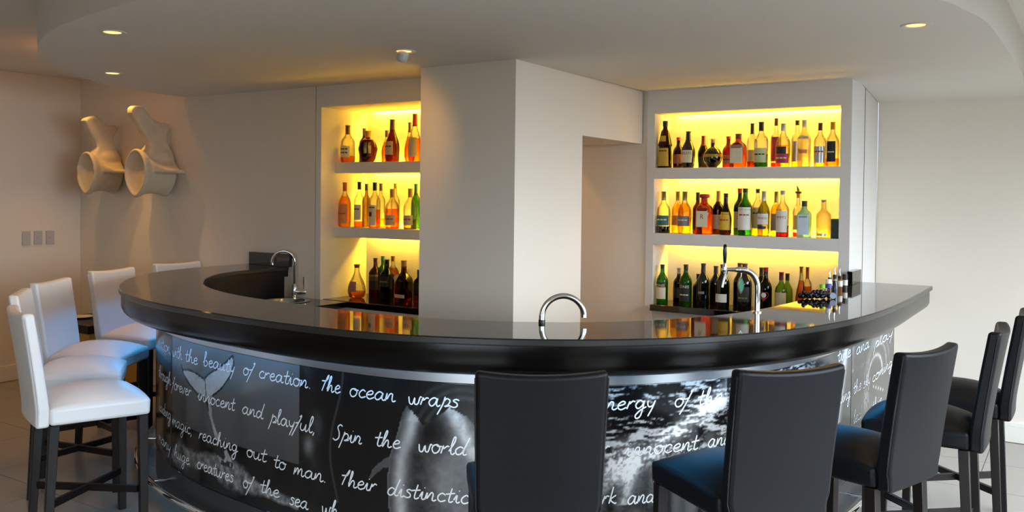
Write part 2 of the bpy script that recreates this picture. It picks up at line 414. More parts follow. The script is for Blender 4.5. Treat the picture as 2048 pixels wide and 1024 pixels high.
def picture(s, z):
    """grey value 0..1 (display) of the print"""
    n1 = vnoise(s * 9, z * 9, 1); n2 = vnoise(s * 40, z * 40, 11); n3 = vnoise(s * 22, z * 110, 31); n4 = vnoise(s * 5, z * 5, 51)
    g = np.full(s.shape, .1)
    # whale tail panel
    A = s < 3.517
    sky = .33 + .11 * np.clip((z - .45) / .42, 0, 1) - .03 * (s - 2.35)
    sea = .085 + .07 * (n3 - .5)
    v = np.where(z > .428 - .10 * np.clip(2.55 - s, 0, 1), sky, sea)
    crest = .262 + .03 * np.sin(s * 5) + .03 * (s > 3.0) * (s - 3.0)
    h = .065 * np.exp(-((s - 2.52) / .16) ** 2) + .085 * np.exp(-((s - 2.98) / .17) ** 2) + .03
    sp = np.clip(1 - np.abs(z - crest) / (h * (.55 + .9 * n1)), 0, 1)
    v = np.maximum(v, (.12 + .62 * n2) * np.clip(sp * 1.9, 0, 1) * 1.05)
    fl_ = inpoly(s, z, FLUKE); pe = inpoly(s, z, PED)
    dk = polydist(s, z, FLUKE + FLUKE[:1]); 
    v = np.where(dk < .006, .07, v)
    v = np.where(fl_ & (dk > .004), .74 + .10 * (n1 - .5) - .05 * (n2 > .68), v)
    v = np.where(fl_ & (np.abs(s - 2.765 + .15 * (z - .70)) < .005), .4, v)
    split = 2.795 + .235 * (.62 - z) ** 1.1 * (z < .62)
    v = np.where(pe, np.where(s < split - .004, .07, .62 + .3 * (n2 - .5)), v)
    v = np.where(pe & (z < .42) & (n1 > .56), .18, v)
    g = np.where(A, v, g)
    # dolphin panel
    B = (s >= 3.517) & (s < 4.62)
    bg = .075 + .10 * np.clip(n4 - .45, 0, 1) + .16 * np.exp(-((s - 3.60 + .1 * (z - .5)) / .05) ** 2) * np.clip(n1 * 1.6 - .5, 0, 1)
    bg += .32 * np.exp(-((s - 3.575) / .035) ** 2 - ((z - .52) / .045) ** 2) + .14 * np.exp(-((s - 3.635) / .03) ** 2 - ((z - .62) / .06) ** 2)
    bg += .16 * np.exp(-((s - 3.742 - .035 * np.sin(z * 9)) / .006) ** 2) * (z > .3)
    le = np.interp(z, [.1, .314, .438, .549, .647, .727, .80], [4.03, 4.023, 4.012, 4.025, 4.06, 4.081, 4.12])
    ri = np.interp(z, [.1, .45, .60, .70, .80], [4.56, 4.55, 4.46, 4.36, 4.2])
    top = np.interp(s, [4.0, 4.085, 4.10, 4.13, 4.175, 4.22, 4.29, 4.36, 4.43, 4.50, 4.56], [.60, .765, .768, .735, .690, .715, .768, .735, .665, .55, .40])
    body = (s > le) & (s < ri + .1) & (z < top + .012 * (n2 - .5))
    q = s - le
    bv = .25 + .42 * np.exp(-((q - .055) / .032) ** 2) + .18 * (n1 - .4) + .22 * np.exp(-((s - 4.27) / .05) ** 2 - ((z - .46) / .10) ** 2) - .05 * np.exp(-((q - .13) / .04) ** 2)
    bv += .50 * np.exp(-((s - (4.30 + .55 * (.76 - z))) / .042) ** 2) * (.6 + .6 * n2) * (z > .5)
    bv -= .16 * np.exp(-((np.hypot((s - 4.22) * .8, z - .66)) / .05) ** 2); bv += .14 * (n2 - .5)
    bv = np.where((q < .006) & (z < .70), .40, bv)
    b2 = np.where(body, bv, bg)
    for k, rr in enumerate((.19, .225, .26)):
        b2 += (.13 - .03 * k) * np.exp(-((np.hypot(s - 4.36, (z - .62) * 1.0) - rr) / .011) ** 2) * (z > .70) * (.5 + n2)
    FLIP = [(3.919, .432), (3.942, .483), (3.998, .53), (4.035, .55), (4.03, .50), (3.989, .489), (3.928, .433)]
    b2 = np.where(inpoly(s, z, FLIP), .30 + .25 * (n1 - .3), b2)
    g = np.where(B, b2, g)
    # ruffled water panel
    Cc = (s >= 4.62) & (s < 6.75)
    wx = s + .05 * (n1 - .5); wz = z + .03 * (vnoise(s * 12, z * 12, 61) - .5)
    st = vnoise(wx * 16 + z * 5, wz * 95, 71); fine = vnoise(wx * 85, wz * 95, 91); big = vnoise(s * 6, z * 8, 101); low = np.clip((.66 - z) / .12, 0, 1)
    tex = st * (1 - .75 * low) + fine * (.25 + .75 * low) ; tex = (tex - .62) * (1 - low) + (tex - .5) * low
    rip = np.clip(tex * 5.5 + (big - .50) * 2.8 + .10 - .18 * low, 0, 1)
    diag = np.exp(-((z - (.50 + .62 * (s - 4.98))) / .045) ** 2) * (s > 4.9) * (s < 5.5)
    spl = np.exp(-((s - 4.97) / .07) ** 2 - ((z - .53) / .05) ** 2) + np.exp(-((s - 5.06 + .25 * (.6 - z)) / .025) ** 2) * (z < .6) * (z > .38)
    c2 = .06 + .66 * rip * np.clip((z - .49) / .10, .12, 1) + .5 * diag * (.35 + fine) + .7 * spl * (.4 + .8 * fine)
    fade = np.clip((s - 5.9) / .5, 0, 1)
    c2 = c2 * (1 - fade) + fade * (.17 + .18 * (big - .4) + .55 * np.exp(-((s - (6.62 - .35 * (.8 - z))) / .05) ** 2) * (z > .5))
    g = np.where(Cc, c2, g)
    # last panel: arcs and drops on grey
    D = s >= 6.75
    d2 = .19 + .14 * (n4 - .4)
    for cx_, cz_, rr, a_ in ((7.35, .60, .13, .5), (7.4, .62, .18, .3), (7.42, .6, .23, .2)):
        d2 += a_ * np.exp(-((np.hypot((s - cx_) * .6, z - cz_) - rr) / .014) ** 2) * (z > cz_) * (.4 + n2)
    d2 += .5 * np.exp(-(((s - 7.10) / .09) ** 2 + ((z - .52) / .075) ** 2) ** 2) * (fine > .45)
    for k in range(5): d2 += .6 * np.exp(-(((s - 7.30 - .075 * k) / .022) ** 2 + ((z - .555 + .018 * k) / .010) ** 2))
    d2 += .35 * np.clip(n1 - .55, 0, 1) * (z > .72) * 3
    g = np.where(D, d2, g)
    g = np.where(s < 2.345, .13 + .05 * (n3 - .5) + .12 * (n1 > .62) * (z < .5), g)
    return np.clip(g, .02, .95)
pm = bpy.data.materials.new('printed_acrylic'); pm.use_nodes = True
nt = pm.node_tree; b_ = nt.nodes['Principled BSDF']; at = nt.nodes.new('ShaderNodeAttribute'); at.attribute_name = 'print'
nt.links.new(at.outputs['Color'], b_.inputs['Base Color']); b_.inputs['Roughness'].default_value = .16; b_.inputs['Specular IOR Level'].default_value = .5
def panel(s0, s1, step):
    ns = int((s1 - s0) / step); nz = int(.707 / step)
    s = np.linspace(s0, s1, ns + 1); z = np.linspace(.165, .8715, nz + 1)
    SS, ZZ = np.meshgrid(s, z); x, y = psurf(SS)
    V = np.stack([x, y, ZZ], -1).reshape(-1, 3); w = ns + 1
    idx = np.arange((ns + 1) * (nz + 1)).reshape(nz + 1, ns + 1)
    Fq = np.stack([idx[:-1, :-1], idx[:-1, 1:], idx[1:, 1:], idx[1:, :-1]], -1).reshape(-1, 4)
    # give the sheet real thickness: a back skin joined along the rim
    xb, yb = psurf(s, -.012); nV = len(V)
    back = [(xb[i], yb[i], zz) for zz in (.165, .8715) for i in range(ns + 1)]
    faces = Fq.tolist()
    for i in range(ns):
        a0, a1 = nV + i, nV + i + 1; c0, c1 = nV + w + i, nV + w + i + 1
        faces += [(a1, a0, c0, c1), (int(idx[0, i + 1]), int(idx[0, i]), a0, a1), (int(idx[-1, i]), int(idx[-1, i + 1]), c1, c0)]
    faces += [tuple(int(q) for q in idx[::-1, 0]) + (nV, nV + w), tuple(int(q) for q in idx[:, -1]) + (nV + 2 * w - 1, nV + w - 1)]
    me = bpy.data.meshes.new('front_panel'); me.from_pydata(V.tolist() + back, [], faces); me.update()
    g = picture(SS, ZZ).reshape(-1); lin = np.where(g <= .04045, g / 12.92, ((g + .055) / 1.055) ** 2.4)
    colr = np.ones((len(me.vertices), 4), np.float32); colr[:nV, 0] = lin; colr[:nV, 1] = lin * .985; colr[:nV, 2] = lin * .97; colr[nV:, :3] = .02
    att = me.attributes.new('print', 'FLOAT_COLOR', 'POINT'); att.data.foreach_set('color', colr.reshape(-1))
    me.polygons.foreach_set('use_smooth', [True] * len(me.polygons)); me.materials.append(pm)
    o = bpy.data.objects.new('front_panel', me); COL.objects.link(o)
    return keep(o, bf)
panels = [panel(.12, 2.342, .02), panel(2.347, 6.750, .0056), panel(6.756, S_END, .007)]
panels[1]['label'] = 'large panel printed with a whale tail, a dolphin and ruffled water'

# ---- handwriting
GL = {
 'a': (1.0, [[(.7, .85), (.4, 1), (.1, .7), (.06, .3), (.28, 0), (.55, .25), (.72, .95), (.68, .3), (.82, 0), (1.0, .2)]]),
 'b': (.85, [[(0, .4), (.3, 1.4), (.36, 2.05), (.18, 2.0), (.12, 1), (.14, .1), (.38, 0), (.64, .35), (.5, .8), (.28, .75)]]),
 'c': (.75, [[(.65, .8), (.4, 1), (.12, .65), (.12, .25), (.35, 0), (.75, .2)]]),
 'd': (1.0, [[(.62, .8), (.35, .95), (.08, .6), (.1, .15), (.32, 0), (.6, .4), (.95, 2.1)], [(.74, 1), (.66, .2), (.8, 0), (1.0, .15)]]),
 'e': (.78, [[(.08, .45), (.5, .6), (.6, .85), (.38, 1), (.1, .65), (.12, .2), (.38, 0), (.78, .25)]]),
 'f': (.6, [[(-.25, -1.0), (.15, .3), (.5, 1.5), (.62, 1.95), (.42, 1.7)], [(-.02, .8), (.4, .95)]]),
 'g': (.95, [[(.65, .8), (.4, 1), (.1, .7), (.1, .3), (.3, .05), (.6, .35), (.72, .95), (.6, -.7), (.35, -1.15), (.15, -.8), (.5, -.2), (.95, .2)]]),
 'h': (.95, [[(0, .3), (.32, 1.4), (.38, 2.0), (.24, 1.9), (.14, 1), (.1, 0), (.3, .7), (.5, .9), (.6, .6), (.6, .15), (.75, 0), (.95, .2)]]),
 'i': (.5, [[(0, .3), (.2, .95), (.2, .2), (.33, 0), (.5, .2)], [(.3, 1.4), (.33, 1.5)]]),
 'k': (.85, [[(.1, 0), (.3, 2)], [(.7, 1), (.2, .5), (.7, 0), (.85, .1)]]),
 'l': (.5, [[(0, .3), (.33, 1.4), (.38, 2.05), (.22, 1.95), (.14, .9), (.2, .1), (.36, 0), (.5, .2)]]),
 'm': (1.15, [[(0, 0), (.06, .95), (.09, .3), (.3, .95), (.42, .8), (.42, .1), (.47, .4), (.7, .95), (.82, .8), (.82, .15), (.95, 0), (1.15, .2)]]),
 'n': (.9, [[(0, 0), (.1, .95), (.12, .2), (.36, .9), (.56, .92), (.6, .6), (.58, .15), (.72, 0), (.9, .2)]]),
 'o': (.82, [[(.45, 1), (.15, .85), (.05, .4), (.25, 0), (.55, .1), (.68, .6), (.5, .98), (.42, .85), (.82, .85)]]),
 'p': (.85, [[(.3, 1.2), (.15, .2), (-.12, -1.0)], [(.2, .6), (.45, 1), (.72, .8), (.65, .3), (.35, .05), (.85, .2)]]),
 'r': (.62, [[(0, 0), (.15, .95), (.18, .6), (.4, .95), (.62, .85)]]),
 's': (.65, [[(.6, .85), (.35, 1), (.15, .8), (.45, .5), (.5, .15), (.25, 0), (0, .15)]]),
 't': (.6, [[(.34, 1.75), (.2, .3), (.36, 0), (.6, .2)], [(-.08, .95), (.62, 1.12)]]),
 'u': (.9, [[(.05, .95), (.05, .3), (.25, 0), (.5, .25), (.62, .95), (.6, .2), (.72, 0), (.9, .2)]]),
 'v': (.75, [[(0, .9), (.25, 0), (.58, .95), (.75, .85)]]),
 'w': (1.1, [[(0, .9), (.15, .1), (.4, .05), (.52, .8), (.6, .1), (.85, .1), (.97, .95), (1.12, .9)]]),
 'y': (.8, [[(.05, .95), (.1, .4), (.3, .15), (.55, .4), (.68, .95), (.55, .1), (.25, -1.0)]]),
 'T': (.7, [[(.1, 0), (.3, 1.0), (.6, 1.9), (.72, 2.1), (.6, 1.6), (.3, 1.2)], [(-.05, 1.25), (.55, 1.35)]]),
 'S': (.8, [[(.8, 1.8), (.55, 2), (.28, 1.6), (.5, 1), (.5, .3), (.22, -.1), (-.1, .1)]]),
 ',': (.3, [[(.18, .08), (.06, -.38)]]), '.': (.3, [[(.12, .0), (.18, .07)]]),
}
WORDS = [('nation,',2.036,.768,2.327),('with',2.352,.762,2.502),('the',2.545,.764,2.692),('beauty',2.750,.770,3.034),('of',3.100,.774,3.185),('creation.',3.224,.775,3.590),('The',3.654,.776,3.765),('ocean',3.815,.773,4.049),('wraps',4.106,.771,4.327),('energy',4.878,.771,5.140),('of',5.226,.769,5.307),('the',5.341,.767,5.475),
 ('through',2.039,.60,2.329),('forever',2.355,.590,2.615),('innocent',2.692,.589,3.034),('and',3.095,.588,3.262),('playful,',3.311,.582,3.617),('Spin',3.729,.575,3.884),('the',3.951,.580,4.074),('world',4.154,.580,4.364),('our.',4.831,.592,4.954),('innocent',5.006,.581,5.345),('and',5.397,.582,5.528),
 ('leading',2.044,.412,2.332),('magic,',2.357,.396,2.629),('reaching',2.707,.394,3.062),('out',3.131,.392,3.285),('to',3.341,.382,3.428),('man.',3.483,.377,3.687),('Their',3.773,.384,3.958),('distinctic',4.012,.383,4.376),('dark',4.834,.39,4.973),('and',5.020,.383,5.144),
 ('many',2.048,.24,2.334),('huge',2.393,.235,2.600),('creatures',2.686,.242,3.026),('of',3.103,.240,3.184),('the',3.242,.247,3.384),('sea',3.454,.236,3.579),('wh',3.660,.242,3.76),
 ('play',7.285,.775,7.90),('time',6.497,.815,6.725),('and',6.839,.806,7.150),('falling',6.412,.596,6.732),('the',6.792,.600,6.968),('sky',7.015,.593,7.197),('coming',7.252,.585,7.900),('led',6.804,.44,6.982),('within',7.079,.41,7.583)]
ink_m = mat('white_paint_ink', '#f2f4f6', .55)
def write_word(txt, s0, z0, s1, xh=.034, wd=.0029):
    adv = sum(GL[c][0] for c in txt); k = (s1 - s0) / adv
    V, Fc = [], []; x = 0
    for c in txt:
        w, strokes = GL[c]
        for st in strokes:
            P = np.array(st, float); P = P + rng.normal(0, .015, P.shape); P[:, 0] = (P[:, 0] + x) * k + .22 * P[:, 1] * xh * .8
            P[:, 1] = P[:, 1] * xh; P[:, 0] += s0; P[:, 1] += z0
            Q = resample(catmull(P, 6), .0035) if len(P) > 2 else resample(P, .0035)
            N = cnormals(Q) if len(Q) > 1 else np.array([[0, 1.]] * len(Q)); b = len(V)
            ln = len(Q)
            for i, (q, n_) in enumerate(zip(Q, N)):
                tw = wd * (.72 if i in (0, ln - 1) else 1)
                for sg in (-1, 1):
                    ss, zz = q + n_ * tw * sg; px, py = psurf(ss, .0012); V.append((px, py, zz))
            for i in range(ln - 1): Fc.append((b + 2 * i, b + 2 * i + 1, b + 2 * i + 3, b + 2 * i + 2))
        x += w
    pn = panels[0] if s0 < 2.343 else panels[1] if s0 < 6.752 else panels[2]
    o = mk('handwritten_word', V, Fc, ink_m)
    o.parent = pn
    return o
for w_ in WORDS: write_word(w_[0], w_[1], w_[2], w_[3])

# ================================================================ bar stools
white_l = mat('white_leather', '#f3f1f1', .36, spec=.5, bump=(260, .10))
black_l = mat('black_leather', '#0e0f12', .44, spec=.18, bump=(260, .10))
pipe_w = mat('white_piping', '#d8d4d6', .45); pipe_b = mat('black_piping', '#0c0d10', .4)
def grid_solid(nu, nv, top, bot):
    """closed solid between two (nu+1)x(nv+1) point grids"""
    V = []; idx = lambda i, j, k: k * (nu + 1) * (nv + 1) + j * (nu + 1) + i
    for fn in (bot, top):
        for j in range(nv + 1):
            for i in range(nu + 1): V.append(fn(i / nu, j / nv))
    Fc = []
    for j in range(nv):
        for i in range(nu):
            Fc.append((idx(i, j, 0), idx(i, j + 1, 0), idx(i + 1, j + 1, 0), idx(i + 1, j, 0)))
            Fc.append((idx(i, j, 1), idx(i + 1, j, 1), idx(i + 1, j + 1, 1), idx(i, j + 1, 1)))
    for i in range(nu):
        Fc.append((idx(i, 0, 0), idx(i + 1, 0, 0), idx(i + 1, 0, 1), idx(i, 0, 1))); Fc.append((idx(i + 1, nv, 0), idx(i, nv, 0), idx(i, nv, 1), idx(i + 1, nv, 1)))
    for j in range(nv):
        Fc.append((idx(0, j + 1, 0), idx(0, j, 0), idx(0, j, 1), idx(0, j + 1, 1))); Fc.append((idx(nu, j, 0), idx(nu, j + 1, 0), idx(nu, j + 1, 1), idx(nu, j, 1)))
    return V, Fc
def make_stool(leather, piping):
    t = empty('bar_stool')
    ZS, ZE = .568, .648
    def hw(v): return .205 + .018 * v                                  # half width, rear to front
    def seat_top(u, v):
        x = (2 * u - 1) * hw(v); y = -.215 + .43 * v
        cr = .066 * (1 - (2 * u - 1) ** 2) ** .8 * (1 - abs(2 * v - 1) ** 2.6) ** .7 if 0 < v < 1 else 0
        y += .012 * (1 - (2 * u - 1) ** 2) * (v == 1)
        return (x, y, ZE + cr)
    def seat_bot(u, v): return ((2 * u - 1) * hw(v) * .985, -.215 + .43 * v, ZS)
    V, Fc = grid_solid(10, 10, seat_top, seat_bot)
    bevel(mk('seat', V, Fc, leather, t, True), .016, 3, 50)
    def back(u, v, side):
        z = ZS - .008 + (1.088 - ZS) * v
        if v == 1: z += .012 * (2 * u - 1) ** 2 - .006
        h = .198 + .010 * v - (.010 if v < .1 else 0)
        x = (2 * u - 1) * h
        bow = .022 * (1 - (2 * u - 1) ** 2) * (.3 + .7 * v)
        y = -.212 - .075 * max(0, v - .12) ** 1.15 - bow
        return (x, y - (.058 if side else 0) * (1 - .12 * v), z)
    V, Fc = grid_solid(10, 12, lambda u, v: back(u, v, 0), lambda u, v: back(u, v, 1))
    bk = bevel(mk('backrest', V, Fc, leather, t, True), .014, 3, 50)
    for sx in (0, 1):
        P = [Vector(back(sx, v, 1)) + Vector(((.0015 if sx else -.0015) * -1, .010, 0)) for v in np.linspace(.02, .97, 16)]
        P = [Vector((p.x + (.0035 if sx else -.0035) * .45, p.y, p.z)) for p in P]
        tube('piping', P, .0030, piping, bk, 6)
    for sx in (-1, 1):
        for sy in (-1, 1):
            tx, ty = sx * (.178 if sy < 0 else .192), (-.195 if sy < 0 else .185)
            bx, by = sx * (.185 if sy < 0 else .195), (-.225 if sy < 0 else .19)
            a, b = .021, .017
            V = [(bx + i * b, by + j * b, 0) for j in (-1, 1) for i in (-1, 1)] + [(tx + i * a, ty + j * a, ZS) for j in (-1, 1) for i in (-1, 1)]
            bevel(mk('leg', V, [(0, 2, 3, 1), (4, 5, 7, 6), (0, 1, 5, 4), (1, 3, 7, 5), (3, 2, 6, 7), (2, 0, 4, 6)], wenge, t), .002, 1)
    for s_ in (-1, 1):       # crossed stretchers
        p = Vector((-.165 * s_, -.20, .205)); q = Vector((.17 * s_, .17, .205)); d = (q - p).normalized(); n_ = Vector((-d.y, d.x, 0)) * .010
        dz = .016 + .0 * s_
        V = [c + n_ * i + Vector((0, 0, dz * k + .001 * s_)) for k in (-1, 1) for c in (p, q) for i in (-1, 1)]
        mk('stretcher', V, [(0, 1, 3, 2), (4, 6, 7, 5), (0, 4, 5, 1), (2, 3, 7, 6), (0, 2, 6, 4), (1, 5, 7, 3)], wenge, t)
    return t
def copy_thing(root):
    r = root.copy(); COL.objects.link(r)
    for ch in list(root.children):
        c = ch.copy(); COL.objects.link(c); c.parent = r
        for g in list(ch.children):
            d = g.copy(); COL.objects.link(d); d.parent = c
    return r
WH = [(-3.987, 2.427, -19, 'white leather bar stool nearest the viewer, its whole seat and legs in view'),
      (-4.640, 2.770, -37, 'white leather bar stool half hidden just behind the nearest white one'),
      (-5.059, 3.136, -57, 'white leather bar stool with its inner back turned towards the bar, third white one back'),
      (-5.500, 3.758, -75, 'white leather bar stool at the rounded end of the bar, beside the side table'),
      (-5.693, 4.365, -90, 'white leather bar stool against the back wall, only its top showing over the bar')]
BLK = [(-1.579, 2.574, 37, 'black leather bar stool seen square from behind, in the middle of the bar front'),
       (-1.023, 3.059, 52.5, 'black leather bar stool second from the middle, its blue-lit seat to the left'),
       (-.755, 3.660, 72, 'black leather bar stool third from the middle, near the bar corner'),
       (-.592, 4.360, 90, 'black leather bar stool side-on, second from the far end of the bar'),
       (-.531, 5.056, 90, 'black leather bar stool furthest along the right arm of the bar, by the baseboard')]
for lst, le, pi_, gname in ((WH, white_l, pipe_w, 'white leather bar stools'), (BLK, black_l, pipe_b, 'black leather bar stools')):
    proto = make_stool(le, pi_)
    for i, (x, y, a, lab) in enumerate(lst):
        o = proto if i == 0 else copy_thing(proto)
        o.location = (x, y, 0); o.rotation_euler = (0, 0, math.radians(a)); tag(o, lab, 'bar stool', gname)

# ================================================================ bottles
CC = dict(brown='#5a3a22', gold='#c79b3a', red='#a81f1a', orange='#c8742a', black='#141414', tan='#b08a52', green='#1f5a2a', silver='#c9c9c6', maroon='#5f1a22', redbrown='#6a241e', gilt='#a89550', dgreencap='#1c2a1c',
          cream='#e6dcc0', beige='#cdb994', orangelabel='#d98a4a', rose='#a06a58', mustard='#c9a42e', limelabel='#c9d4a0', crimson='#b03050', yellowlabel='#e0b428', teallabel='#2f6a64', greylabel='#7d7d80', white='#ece8de', navy='#1b2a55',
          bluelabel='#cfe0ea', charcoal='#2a2a2e', clearlabel='#efe6b0', ink='#2a201a')
GLS = dict(clear=('#f3f0e4', .35), amber=('#e09a3c', .5), lightamber=('#ecb95a', .6), xo=('#8a3a14', .45), brownglass=('#4a2412', .4), olive=('#a89030', .5), olivedark=('#4a4a1c', .4), green=('#4f9a2c', .4), dgreen=('#2a5a2a', .4),
           olivegreen=('#b4b42a', .5), yellow=('#f2d24a', .65), red=('#d8402a', .6), redglass=('#9a3418', .45), orangebrown=('#c4702c', .45), frost=('#f0e6b8', .75), blueglass=('#a8d4e4', .5), blackglass=None, black=None, limeglass=('#a2c43a', .45))
def gmat(n):
    if n in ('blackglass', 'black'): return mat('black_glass', '#0b0a09', .06, spec=.7)
    c, e = GLS[n]; return glass('glass_' + n, c, e, cloudy={'blueglass': ('#9cc4d6', .55), 'frost': ('#f2e2a0', .3), 'limeglass': ('#8fae2c', .15), 'green': ('#3f8a2c', .12)}.get(n))
def cmat(n):
    return mat('tone_' + n, CC[n], .3 if n in ('gold', 'silver', 'gilt') else .5, metal=.7 if n in ('gold', 'silver', 'gilt') else 0)
PROF = dict(   # (radius, height) as fractions, up to the lip
 std=[(.92, 0), (1, .015), (1, .56), (.97, .61), (.82, .66), (.55, .71), (.40, .75), (.34, .80), (.33, .97), (.36, .975), (.36, 1)],
 round=[(.90, 0), (.97, .02), (1, .10), (1, .48), (.97, .55), (.85, .62), (.62, .68), (.42, .73), (.33, .78), (.32, .97), (.35, .975), (.35, 1)],
 wine=[(.94, 0), (1, .015), (1, .55), (.95, .62), (.78, .68), (.52, .74), (.37, .79), (.33, .84), (.32, .96), (.36, .965), (.36, 1)],
 slope=[(.86, 0), (.95, .03), (1, .30), (.98, .40), (.85, .50), (.62, .60), (.42, .70), (.33, .78), (.31, .97), (.34, .975), (.34, 1)],
 pear=[(.55, 0), (.80, .03), (.97, .14), (1, .22), (.95, .34), (.78, .48), (.52, .62), (.34, .74), (.27, .84), (.27, .96), (.31, .965), (.31, 1)],
 square=[(.92, 0), (.97, .015), (.97, .58), (.93, .64), (.74, .70), (.45, .76), (.35, .80), (.33, .97), (.36, .975), (.36, 1)],
 jug=[(.92, 0), (.97, .015), (.97, .50), (.90, .58), (.66, .64), (.42, .69), (.33, .73), (.32, .97), (.36, .975), (.36, 1)],
 baileys=[(.82, 0), (.86, .02), (.97, .30), (1, .42), (.94, .52), (.72, .62), (.48, .71), (.34, .78), (.30, .97), (.33, .975), (.33, 1)],
 monk=[(.94, 0), (1, .01), (.94, .25), (.86, .45), (.86, .452), (1.0, .475), (1.0, .49), (.93, .52), (.74, .66), (.58, .78), (.38, .82), (.33, .85), (.33, .90), (.35, .91), (.35, 1)],
 orb=[(.48, 0), (.50, .03), (.72, .09), (.94, .22), (1, .36), (.94, .50), (.70, .64), (.40, .72), (.24, .76), (.22, .84), (.20, .96), (.20, 1)],
 disc=[(.62, 0), (.66, .02), (.80, .12), (.97, .28), (1, .42), (.95, .56), (.72, .68), (.40, .76), (.30, .79), (.30, .95), (.34, .955), (.34, 1)])
def prof_at(pf, f):
    return float(np.interp(f, [p[1] for p in pf], [p[0] for p in pf]))
def cut(pf, f0, f1):
    return [(prof_at(pf, f0), f0)] + [p for p in pf if f0 + 1e-4 < p[1] < f1 - 1e-4] + [(prof_at(pf, f1), f1)]
FONT_CACHE = {}
def text_polys(txt):
    if txt not in FONT_CACHE:
        c = bpy.data.curves.new('t', 'FONT'); c.body = txt; c.align_x = 'CENTER'; c.resolution_u = 2
        o = bpy.data.objects.new('t', c); COL.objects.link(o); bpy.context.view_layer.update()
        me = bpy.data.meshes.new_from_object(o.evaluated_get(bpy.context.evaluated_depsgraph_get()))
        FONT_CACHE[txt] = ([tuple(v.co) for v in me.vertices], [tuple(p.vertices) for p in me.polygons])
        bpy.data.objects.remove(o); bpy.data.curves.remove(c); bpy.data.meshes.remove(me)
    return FONT_CACHE[txt]
def on_bottle(x, z, h, R, pf, sq, flat, off):
    """point on the bottle wall: x = distance around from the front (-Y), z height"""
    r = R * prof_at(pf, z / h)
    a = -math.pi / 2 + x / max(r, .004); c, s = math.cos(a), math.sin(a); q = 1
    if sq: p = 2 + sq * 6; q = (abs(c) ** p + abs(s) ** p) ** (-1 / p) * (1 - .10 * sq)
    rr = r * q + off
    return (rr * c, (r * q) * s * flat + off * s, z)
